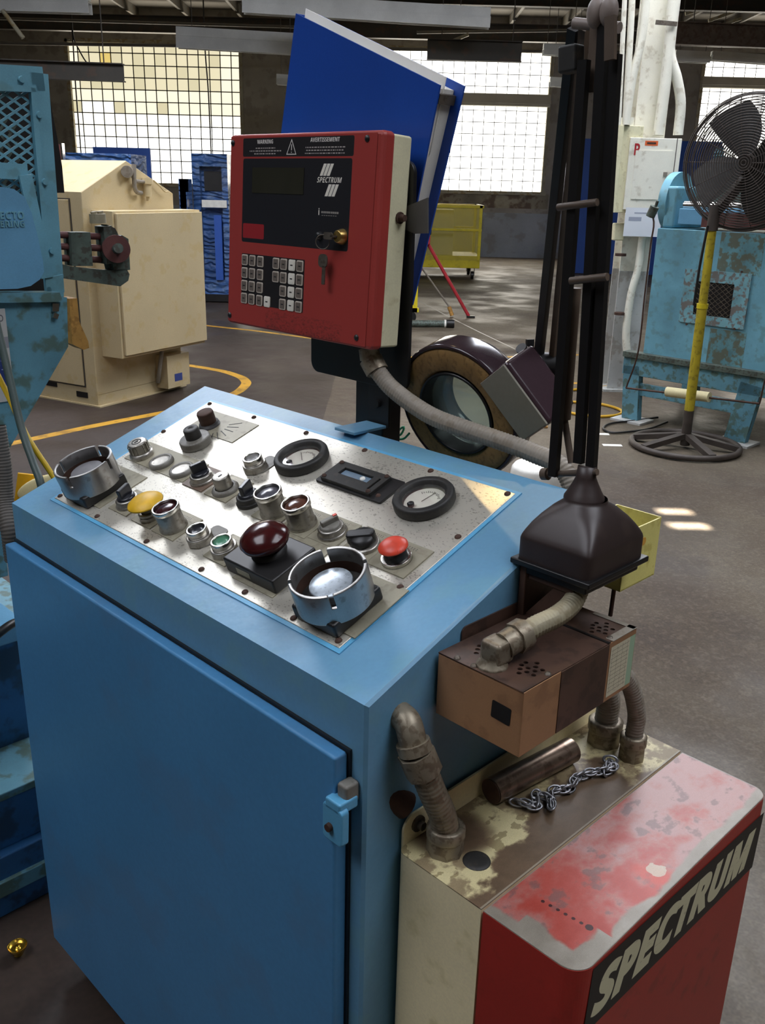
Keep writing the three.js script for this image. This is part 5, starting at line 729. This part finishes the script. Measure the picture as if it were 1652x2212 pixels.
// ---------------------------------------------------------------- white column with conduits and switch boxes
M.white = paint(0xe2dfd0, { vary: 0.04, rough: 0.5, size: 0.6, grime: 0x8a7a60, amount: 0.06, res: 256 });
M.whiteGrey = paint(0xb4b5b2, { vary: 0.06, rough: 0.6, size: 0.6, grime: 0x6a5a48, amount: 0.1, res: 256 });
{
  const v = 7.78, x0 = 1.9, x1 = 2.14; const col = struct('column', [span(x0, x1, 1.0, CEIL + 0.02, -v - 0.01, -v + 0.008), span(x0, x1, 1.0, CEIL + 0.02, -v - 0.25, -v - 0.235), span((x0 + x1) / 2 - 0.008, (x0 + x1) / 2 + 0.008, 1.0, CEIL + 0.02, -v - 0.24, -v)], M.white, { label: 'white painted steel column with conduits', category: 'column' });
  part(col, 'grey_foot', [span(x0, x1, 0, 1.0, -v - 0.01, -v + 0.008), span(x0, x1, 0, 1.0, -v - 0.25, -v - 0.235), span((x0 + x1) / 2 - 0.008, (x0 + x1) / 2 + 0.008, 0, 1.0, -v - 0.24, -v), span(x0 - 0.04, x1 + 0.04, 0, 0.02, -v - 0.3, -v + 0.05)], M.whiteGrey);
  const pipe = (name, pts, r, lab, dv = 0.1) => { const t = inRoom(name, lab, 'conduit', 2, 1.3, -v + dv); part(t, 'pipe', [tube(pts.map(([a, b]) => atZ(a, b, v - dv)), r, 40, 14)], M.white); return t; };
  pipe('white_conduit', [[1465, -60], [1450, 60], [1438, 170], [1422, 292]], 0.042, 'thick white conduit pipe dropping straight onto the panel box');
  pipe('white_conduit', [[1482, -60], [1470, 55], [1470, 120], [1484, 170], [1492, 225], [1486, 292]].map(([a, b]) => [a - 22, b]), 0.038, 'thick white conduit pipe with a dogleg bend onto the panel box');
  pipe('white_conduit', [[1400, -60], [1388, 70], [1366, 170], [1354, 250], [1352, 270]], 0.03, 'white conduit pipe bending left across the column', 0.14);
  pipe('white_conduit', [[1368, -60], [1362, 60], [1350, 270]], 0.024, 'slim white conduit pipe beside the lamp elbow', 0.14);
  pipe('white_conduit', [[1352, -60], [1346, 60], [1336, 270]], 0.018, 'thinnest white conduit pipe at the column edge', 0.14);
  const clampT = inRoom('pipe_strap', 'rusty strap holding the two thick white conduits', 'strap', 2.2, 2.7, -v + 0.1), c0 = atZ(1416, 48, v - 0.16), c1 = atZ(1462, 52, v - 0.16); part(clampT, 'strap', [bar(c0, c1, 0.012, 0.03)], M.iron);
  // panel box
  const w = v - 0.16, a = atZ(1362, 297, w), b = atZ(1443, 455, w), c = atZ(1474, 297, w); const pb = inRoom('panel_box', 'white electrical panel box with red letter P and orange sticker', 'electrical panel', (a.x + c.x) / 2, b.y, -w);
  part(pb, 'box_body', [span(a.x, c.x, b.y, a.y, -w - 0.14, -w, 0.004)], M.white); const dr = part(pb, 'box_door', [span(a.x + 0.05, b.x - 0.02, b.y + 0.08, a.y - 0.09, -w, -w + 0.006)], M.white); part(dr, 'door_latch', [span(b.x - 0.075, b.x - 0.045, (a.y + b.y) / 2 - 0.01, (a.y + b.y) / 2 + 0.02, -w + 0.006, -w + 0.014)], M.conduit); part(pb, 'cover_seam', [span(b.x + 0.002, b.x + 0.008, b.y, a.y, -w - 0.001, -w + 0.0015)], M.steelDark);
  const P = text3('P', 0.085, 0.002); part(pb, 'red_letter', [P.scale(0.75, 1, 1).translate(a.x + 0.03, a.y - 0.125, -w)], std({ color: 0xa01820, roughness: 0.5 })); part(pb, 'orange_sticker', [span(a.x + 0.115, a.x + 0.215, a.y - 0.055, a.y - 0.02, -w, -w + 0.001)], std({ color: 0xd8622c, roughness: 0.6 })); part(pb, 'sticker_print', [span(a.x + 0.13, a.x + 0.2, a.y - 0.045, a.y - 0.03, -w + 0.001, -w + 0.0015)], M.rust);
  const e = atZ(1326, 270, w), f = atZ(1358, 460, w), sb = inRoom('switch_box', 'narrow cream switch box left of the lettered panel box', 'switch box', (e.x + f.x) / 2, f.y, -w); part(sb, 'box_body', [span(e.x, f.x + 0.05, f.y, e.y, -w - 0.14, -w - 0.02, 0.004)], M.cream); part(sb, 'box_cover', [span(e.x, e.x + 0.08, f.y, e.y, -w - 0.02, -w, 0.003)], M.cream); part(sb, 'orange_tag', [span(e.x + 0.0, e.x + 0.02, e.y - 0.1, e.y - 0.07, -w, -w + 0.001)], std({ color: 0xd8622c, roughness: 0.6 })); part(sb, 'conduit_hub', [cyl(0.05, 0.05, 0.06, e.x + 0.12, e.y, -w - 0.08, 18)], M.white);
  const g = atZ(1352, 448, w - 0.02), h = atZ(1424, 512, w - 0.02), nt = inRoom('paper_notice', 'white printed paper hung below the panel box', 'notice', (g.x + h.x) / 2, h.y, -w); part(nt, 'sheet', [span(g.x, h.x, h.y, g.y, -w + 0.018, -w + 0.02)], std({ color: 0xd9dce2, roughness: 0.85 })); part(nt, 'print', [span(g.x + 0.07, h.x - 0.04, g.y - 0.045, g.y - 0.035, -w + 0.02, -w + 0.0205), span(g.x + 0.03, g.x + 0.13, g.y - 0.1, g.y - 0.07, -w + 0.02, -w + 0.0205)], std({ color: 0x9a9fae, roughness: 0.9 }));
  const k = inRoom('small_junction_box', 'small cream junction box on the column below the switch box', 'junction box', x0 - 0.04, 1.2, -v + 0.06), q = atZ(1328, 482, v - 0.08), q2 = atZ(1347, 520, v - 0.08); part(k, 'box', [span(q.x, q2.x, q2.y, q.y, -v - 0.01, -v + 0.08, 0.01)], M.cream); 
  const lp = inRoom('low_conduit', 'white conduit running down the lower half of the column', 'conduit', 2.0, 0.3, -v + 0.06); part(lp, 'pipe', [tube([[1388, 512], [1378, 580], [1362, 640], [1352, 720], [1356, 780]].map(([a2, b2]) => atZ(a2, b2, v - 0.1)), 0.032, 32, 12)], M.white); for (const [px, py] of [[1340, 553], [1338, 680]]) { const s = atZ(px, py, v - 0.08); part(lp, 'pipe_collar', [cyl(0.045, 0.045, 0.02, s.x, s.y, s.z, 16)], M.rust); }
}
// blue partition far behind the column
{ const a = atZ(1233, 300, 19.5), b = atZ(1522, 596, 19.5), t = inRoom('blue_partition', 'tall plain blue steel partition behind the white column', 'partition', (a.x + b.x) / 2, 0, -19.6); part(t, 'sheet', [span(a.x, b.x, 0, atZ(1500, 305, 19.5).y, -19.56, -19.5, 0.005)], M.bluePlain); part(t, 'end_post', [span(a.x - 0.04, a.x + 0.02, 0, atZ(1500, 305, 19.5).y, -19.6, -19.46)], M.bluePlain); }
// ---------------------------------------------------------------- right: teal press machine (aligned with the console)
M.tealPeel = paint(0x6fa0aa, { vary: 0.1, rough: 0.6, size: 0.35, grime: 0x6a4436, amount: 0.5, res: 256, per: 4 });
{
  const ZM = -5.43, t = onConsole('press_machine', 'teal blue machine on splayed legs with a mesh window behind the fan', 'machine', -1.3, 0, -5.9), L = (x, y) => lz(x, y, ZM);
  const tl = L(1413, 492), bl = L(1388, 765), X2 = -0.75;
  part(t, 'body', [span(bl.x, X2, bl.y, tl.y, ZM - 1.0, ZM, 0.006)], M.teal);
  const stainM = paint(0x5f8f98, { vary: 0.2, rough: 0.6, size: 0.4, grime: 0x5c5038, amount: 0.6, res: 256 }); part(t, 'stained_patch', [span(L(1545, 600).x, L(1640, 600).x, L(1560, 590).y, tl.y - 0.004, ZM, ZM + 0.001)], stainM, { label: 'rust stained area above the mesh window' }); part(t, 'stained_patch', [span(L(1530, 740).x, L(1610, 740).x, bl.y + 0.01, L(1560, 712).y, ZM, ZM + 0.001)], stainM);
  const beam0 = L(1352, 768), beam1 = L(1352, 806); part(t, 'cross_beam', [span(beam0.x, X2, beam1.y, beam0.y, ZM - 0.03, ZM + 0.03, 0.004)], M.tealDirty); part(t, 'beam_rail', [span(beam0.x, X2, beam0.y, beam0.y + 0.04, ZM - 0.04, ZM + 0.05, 0.003)], M.castDark);
  for (const [p, q, w] of [[[1368, 790], [1366, 905], 0.13], [[1626, 830], [1590, 960], 0.15]]) { const a = L(...p), b = L(...q); part(t, 'leg', [bar(V(a.x, a.y, ZM), V(b.x - 0.01, 0.01, ZM), 0.06, w, V(1, 0, 0))], M.tealDirty); part(t, 'foot_plate', [span(b.x - 0.13, b.x + 0.12, 0, 0.015, ZM - 0.1, ZM + 0.1)], M.whiteGrey); part(t, 'leg', [bar(V(a.x, a.y, ZM - 0.9), V(b.x - 0.01, 0.01, ZM - 0.9), 0.06, w, V(1, 0, 0))], M.tealDirty); }
  part(t, 'stretcher', [span(L(1370, 880).x, L(1610, 900).x, 0.2, 0.29, ZM - 0.02, ZM + 0.01, 0.003)], M.tealDirty); part(t, 'rear_stretcher', [span(L(1370, 880).x, L(1610, 900).x, 0.22, 0.3, ZM - 0.92, ZM - 0.88, 0.003)], M.tealDirty);
  // mesh window
  const w0 = L(1482, 580), w1 = L(1607, 712); const wf = part(t, 'window_plate', [(() => { const s = rrShape(w1.x - w0.x, w0.y - w1.y, 0.004, (w0.x + w1.x) / 2, (w0.y + w1.y) / 2), i0 = L(1507, 607), i1 = L(1577, 688), h = new THREE.Path(); h.moveTo(i0.x, i1.y); h.lineTo(i1.x, i1.y); h.lineTo(i1.x, i0.y); h.lineTo(i0.x, i0.y); h.closePath(); s.holes.push(h); return extr(s, 0.012).translate(0, 0, ZM); })()], M.tealPeel, { label: 'peeling steel frame round the mesh opening' });
  { const i0 = L(1507, 607), i1 = L(1577, 688), g = [], pz = 0.042, py = 0.017; for (let j = 0; j * py < i0.y - i1.y; j++) for (let i = 0; i * pz < i1.x - i0.x; i++) for (const s of [-1, 1]) { const x = i0.x + (i + 0.5 + (j % 2) * 0.5) * pz, y = i1.y + j * py; if (x > i1.x - 0.01) continue; g.push(bar(V(x, y, ZM + 0.006), V(x + s * pz / 2, y + py, ZM + 0.006), 0.002, 0.004)); } part(wf, 'expanded_mesh', g, M.iron).userData.kind = 'stuff'; part(wf, 'dark_opening', [span(i0.x, i1.x, i1.y, i0.y, ZM, ZM + 0.002)], M.black); }
  for (const [x, y] of [[1485, 700], [1604, 587], [1588, 710]]) part(wf, 'screw', [cyl(0.008, 0.008, 0.006, 0, 0, 0, 8).rotateX(Math.PI / 2).translate(L(x, y).x, L(x, y).y, ZM + 0.012)], M.rust);
  // top: rounded head casting, roll bed, dark drive
  const hA = L(1425, 492), hB = L(1462, 402); part(t, 'head_casting', [span(hA.x, hB.x, hA.y, hB.y, ZM - 0.5, ZM - 0.02, 0.02), cyl(0.2, 0.2, 0.06, 0, 0, 0, 32).rotateZ(Math.PI / 2).translate(hA.x + 0.02, hA.y + 0.17, ZM - 0.2)], M.teal);
  part(t, 'roll_bed', [span(L(1462, 480).x, X2, L(1462, 484).y, L(1462, 450).y, ZM - 0.5, ZM - 0.01, 0.004)], M.tealPlate); part(t, 'rusty_panel', [span(L(1515, 480).x, X2, L(1462, 488).y, L(1515, 458).y, ZM - 0.02, ZM + 0.004)], M.oxide); part(t, 'bright_roll', [rod(V(L(1470, 440).x, L(1470, 443).y, ZM - 0.06), V(X2, L(1470, 443).y, ZM - 0.06), 0.028, 16)], M.chrome);
  part(t, 'drive_head', [span(L(1478, 430).x, X2, L(1478, 436).y, L(1478, 390).y, ZM - 0.6, ZM - 0.15, 0.01)], M.castDark); const sp = L(1500, 385); part(t, 'spring_post', [cyl(0.025, 0.025, 0.2, sp.x, sp.y, ZM - 0.3, 14), ...Array.from({ length: 7 }, (_, i) => new THREE.TorusGeometry(0.03, 0.006, 6, 16).rotateX(Math.PI / 2).translate(sp.x, sp.y + 0.05 + i * 0.02, ZM - 0.3))], M.tealDirty);
  // swing arm wire with a weight, roller hanger with cream spool
  const wv = ZM + 0.25, A = (x, y) => lz(x, y, wv); part(t, 'wire_hanger', [tube([A(1404, 450), A(1412, 482), A(1405, 530), A(1392, 640), A(1378, 760), A(1352, 838)], 0.006, 40, 8), rod(A(1352, 838), A(1640, 872), 0.007, 8), rod(A(1640, 872), A(1652, 820), 0.006, 8)], M.rust); part(t, 'hanger_weight', [rod(A(1404, 468), A(1414, 446), 0.03, 18), rod(A(1416, 446), A(1420, 434), 0.01, 10)], M.castDark); part(t, 'spool', [rod(A(1440, 846), A(1532, 858), 0.034, 20)], paint(0xd8cda0, { rough: 0.7 }), { label: 'cream wrapped roller' });
}
M.fanDark = paint(0x4a423c, { vary: 0.15, rough: 0.55, size: 0.2, metal: 0.2 });
// ---------------------------------------------------------------- pedestal fan
{
  const p = onFloor(1478, 967), t = inRoom('pedestal_fan', 'industrial pedestal fan with yellow pole and round steel base ring', 'fan', p.x, 0, p.z), R = 0.378;
  const top = atZ(1540, 480, -p.z - 0.06), hub = atZ(1618, 352, -p.z - 0.1), B0 = V(p.x, 0, p.z);
  part(t, 'base_ring', [new THREE.TorusGeometry(R - 0.03, 0.02, 12, 64).rotateX(Math.PI / 2).translate(p.x, 0.024, p.z)], M.fanDark);
  for (const a of [0.35, 1.35, 2.75, 3.6]) part(t, 'base_spoke', [bar(V(p.x, 0.09, p.z), V(p.x + Math.cos(a) * (R - 0.04), 0.03, p.z + Math.sin(a) * (R - 0.04)), 0.05, 0.035)], M.fanDark);
  const mid = B0.clone().lerp(V(top.x, top.y, top.z), 0.18), mid2 = B0.clone().lerp(top, 0.66);
  part(t, 'lower_tube', [rod(B0.clone().add(V(0, 0.02, 0)), mid, 0.032, 16)], M.fanDark); part(t, 'yellow_pole', [rod(mid, mid2, 0.032, 18), rod(mid2, top, 0.027, 18)], paint(0xb8a62c, { vary: 0.1, rough: 0.5, size: 0.3, grime: 0x6a5c22, amount: 0.2 })); part(t, 'pole_collar', [rod(mid2.clone().add(V(0, -0.03, 0)), mid2, 0.036, 18)], M.cartYellow);
  part(t, 'power_cord', [tube([V(top.x - 0.04, top.y - 0.02, top.z + 0.03), V(top.x - 0.055, top.y - 0.25, top.z + 0.03), V(top.x - 0.06, top.y - 0.5, top.z + 0.03)], 0.008, 20)], M.black);
  const n = V(-0.62, -0.02, 0.78).normalize(), zq = new THREE.Quaternion().setFromUnitVectors(V(0, 0, 1), n), put = (g) => g.applyQuaternion(zq).translate(hub.x, hub.y, hub.z), RC = 0.385, wires = [], D = 0.1;
  for (let i = 1; i <= 26; i++) { const r = RC * i / 26, z = D * Math.sqrt(Math.max(0, 1 - Math.pow(i / 27.5, 4))); wires.push(new THREE.TorusGeometry(r, 0.003, 5, 64).translate(0, 0, z)); if (i > 8) wires.push(new THREE.TorusGeometry(r, 0.003, 5, 48).translate(0, 0, -z)); }
  for (let i = 0; i < 14; i++) { const a = i / 14 * 6.283, c = Math.cos(a), s = Math.sin(a), pts = []; for (let k = 1; k <= 8; k++) { const q = k / 8; pts.push(V(c * RC * q, s * RC * q, D * Math.sqrt(Math.max(0, 1 - Math.pow(q * 26 / 27.5, 4))) - 0.004)); } wires.push(tube(pts, 0.003, 14, 5)); }
  part(t, 'wire_cage', wires.map(put), M.fanDark, { label: 'round wire guard' }); part(t, 'cage_band', [put(new THREE.TorusGeometry(RC, 0.008, 8, 64)), put(new THREE.TorusGeometry(RC * 0.98, 0.005, 6, 64).translate(0, 0, 0.04))], M.fanDark);
  for (let i = 0; i < 4; i++) { const s = new THREE.Shape(); s.moveTo(0.03, -0.03); s.quadraticCurveTo(0.16, -0.19, 0.33, -0.12); s.quadraticCurveTo(0.365, 0.0, 0.31, 0.13); s.quadraticCurveTo(0.16, 0.1, 0.03, 0.03); s.closePath(); part(t, 'fan_blade', [put(extr(s, 0.004, 0, 10).rotateX(0.32).rotateZ(i * Math.PI / 2 + 0.5))], M.blackSoft); }
  part(t, 'fan_hub', [put(cyl(0.05, 0.045, 0.06, 0, 0, 0, 24).rotateX(Math.PI / 2).translate(0, 0, 0)), put(cyl(0.085, 0.075, 0.2, 0, 0, 0, 24).rotateX(-Math.PI / 2).translate(0, 0, -0.03))], M.fanDark); part(t, 'neck_bracket', [rod(V(top.x, top.y - 0.05, top.z), V(top.x, top.y + 0.1, top.z), 0.034, 14), bar(V(top.x, top.y + 0.05, top.z), V(0, 0, -0.16).applyQuaternion(zq).add(hub), 0.05, 0.05)], M.fanDark);
}
// ---------------------------------------------------------------- clutter on the floor
const fl = (l, y = 0.012) => l.map(([a, b]) => { const p = onFloor(a, b); p.y = y; return p; });
single('yellow_air_hose', 'yellow cable looped on the floor by the machine leg', 'cable', [tube(fl([[1170, 880], [1225, 872], [1290, 875], [1338, 888], [1335, 899], [1290, 903], [1240, 897], [1190, 880], [1172, 862], [1200, 850], [1290, 840], [1345, 835]]), 0.011, 90)], paint(0xc99a1e, { rough: 0.5 }), { at: [1.5, 0, -7] });
single('black_floor_cable', 'thin black cable loop on the floor beside the fan base', 'cable', [tube(fl([[1420, 905], [1370, 912], [1320, 918], [1302, 928], [1320, 938], [1360, 936], [1400, 930], [1440, 915]]), 0.008, 60)], M.black, { at: [1.7, 0, -6.4] });
single('orange_hook', 'bright orange red plastic hook chain on the floor', 'hook', [tube(fl([[1140, 912], [1150, 905], [1160, 908], [1152, 920], [1142, 926], [1150, 932]], 0.02), 0.016, 40, 6)], std({ color: 0xd8401c, roughness: 0.5 }), { at: onFloor(1150, 918).toArray() });
{ const p = onFloor(1172, 924); single('wood_chip', 'small tan wood chip on the floor by the orange hook', 'chip', [box(0.07, 0.015, 0.03, p.x, 0.008, p.z, 0.004)], M.wood, { at: [p.x, 0, p.z] }); }
for (const [x, y, w, lab] of [[1322, 962, 0.13, 'torn white paper scrap beside the fan base'], [1300, 938, 0.1, 'small white paper scrap near the black cable']]) { const p = onFloor(x, y); single('paper_scrap', lab, 'paper', [box(w, 0.002, 0.05, p.x, 0.001, p.z).rotateY(0)], M.page, { at: [p.x, 0, p.z] }); }
{ const p = onFloor(1165, 1085), t = inRoom('white_drum', 'white plastic drum standing behind the console', 'drum', p.x, 0, p.z), y = atZ(1165, 1003, -p.z).y; part(t, 'drum_body', [lathe([[0, y], [0.13, y], [0.145, y - 0.02], [0.15, y - 0.05], [0.15, 0.02], [0.14, 0], [0, 0]], 36).translate(p.x - 0.02, 0, p.z)], M.page); }
single('green_wire', 'tangle of thin green wire behind the console', 'wire', [tube([[838, 932], [858, 930], [872, 922], [866, 938], [846, 946], [870, 948], [884, 936]].map(([a, b]) => toWorld(...lz(a, b, -0.56).toArray())), 0.0022, 50, 6)], std({ color: 0x3fa878, roughness: 0.5 }), { at: toWorld(0.55, 1.18, -0.56).toArray() });
// ---------------------------------------------------------------- overhead: lights, rails, pipes
M.fixture = paint(0xeceeec, { vary: 0.05, rough: 0.5, size: 0.8 });
function fixture(label, a, b, v, h = 0.13, hang = true) {            // strip light between two pixels (lower edge), reflector wings above
  const p = atZ(...a, v), q = atZ(...b, v), t = inRoom('strip_light', label, 'light fixture', (p.x + q.x) / 2, p.y, -v, 'unlit strip lights under the roof'), u = V(0, 1, 0);
  part(t, 'channel', [bar(p.clone().add(V(0, h * 0.8, 0)), q.clone().add(V(0, h * 0.8, 0)), 0.12, h * 0.45, u)], M.fixture); part(t, 'reflector', [bar(p.clone().add(V(0, h * 0.25, 0.09)), q.clone().add(V(0, h * 0.25, 0.09)), 0.012, h * 0.6, u), bar(p.clone().add(V(0, h * 0.5, 0)), q.clone().add(V(0, h * 0.5, 0)), 0.2, 0.012, u), bar(p.clone().add(V(0, h * 0.25, -0.09)), q.clone().add(V(0, h * 0.25, -0.09)), 0.012, h * 0.6, u)], M.fixture);
  for (const k of [-1, 1]) part(t, 'tube', [rod(p.clone().add(V(0.05, h * 0.3, k * 0.04)), q.clone().add(V(-0.05, h * 0.3, k * 0.04)), 0.018, 10)], M.page);
  if (hang) for (const k of [0.12, 0.88]) { const c = p.clone().lerp(q, k); part(t, 'hanger', [rod(c.clone().add(V(0, h, 0)), V(c.x, CEIL + 0.02, c.z), 0.006, 6)], M.steelDark); }
}
fixture('long grey strip light above the blue binder', [525, 27], [1057, 60], 15, 0.25); fixture('grey strip light in front of the cream window', [383, 102], [660, 118], 17, 0.3); fixture('grey strip light at the upper left edge', [-120, 20], [196, 28], 15, 0.25);
fixture('pale strip light behind the lamp elbow', [1172, 118], [1245, 122], 19, 0.18); fixture('pale strip light right of the column', [1456, 132], [1530, 136], 19, 0.18); fixture('far pale strip light at the right edge', [1535, 130], [1700, 142], 19, 0.15); fixture('small strip light above the middle rail', [1186, 186], [1250, 190], 20, 0.16); fixture('dark strip light stub beside the cream window', [598, 182], [680, 188], 20, 0.18);
{ const f = (label, a, b, v, h, m) => { const p = atZ(...a, v), q = atZ(...b, v), t = inRoom('overhead_rail', label, 'rail', (p.x + q.x) / 2, p.y, -v); part(t, 'web', [bar(p.clone().add(V(0, h / 2, 0)), q.clone().add(V(0, h / 2, 0)), 0.012, h, V(0, 1, 0))], m); part(t, 'flange', [bar(p, q, 0.14, 0.014, V(0, 1, 0))], m); part(t, 'flange', [bar(p.clone().add(V(0, h, 0)), q.clone().add(V(0, h, 0)), 0.14, 0.014, V(0, 1, 0))], m); for (const k of [0.15, 0.9]) { const c = p.clone().lerp(q, k); part(t, 'hanger', [rod(c.clone().add(V(0, h, 0)), V(c.x, CEIL + 0.02, c.z), 0.008, 6)], M.steelDark); } };
  f('dark steel rail ending in front of the cream window', [-150, 160], [269, 176], 13, 0.2, M.steelDark); f('strip light reflector in front of the white window, shaded underside painted dark', [922, 128], [1125, 134], 16, 0.28, M.steelDark); f('brown horizontal pipe rack right of the column', [1455, 95], [1700, 105], 18, 0.34, paint(0x6a5a4c, { vary: 0.15, rough: 0.7, grime: 0x4a3226, amount: 0.3 })); }  // second one is a light reflector, its shaded underside put into the dark colour
for (const [a, b, r, lab] of [[[-60, 92], [1652, 118], 0.035, 'long horizontal sprinkler pipe along the window heads'], [[-60, 38], [700, 60], 0.03, 'horizontal pipe under the roof at the left'], [[900, 70], [1652, 60], 0.03, 'horizontal pipe under the roof at the right']]) { const p = atZ(...a, 21.5), q = atZ(...b, 21.5); single('roof_pipe', lab, 'pipe', [rod(p, q, r, 10)], M.steelMid, { at: [(p.x + q.x) / 2, (p.y + q.y) / 2, -21.5] }); }
for (const [l, lab] of [[[[157, 80], [163, 180], [175, 330]], 'dark cord hanging down the left side of the cream window'], [[[443, 108], [450, 200], [456, 332]], 'dark cord hanging down the right side of the cream window'], [[[158, 75], [172, 110], [190, 138], [210, 146], [235, 143], [250, 147]], 'looping thin cable above the dark rail']]) single('hanging_cord', lab, 'cord', [tube([V(atZ(...l[0], 22).x, CEIL + 0.02, -22), ...l.map(([a, b]) => atZ(a, b, 22))], 0.016, 50, 6)], M.black, { at: atZ(...l[0], 22).toArray() });
{ const a = atZ(5, 22, 14), b = atZ(50, 82, 14); single('conduit_stub', 'pale slanted conduit stub below the upper left light', 'conduit', [rod(a, b, 0.03, 12)], M.frame, { at: a.toArray() }); }

renderer.render(scene, camera);
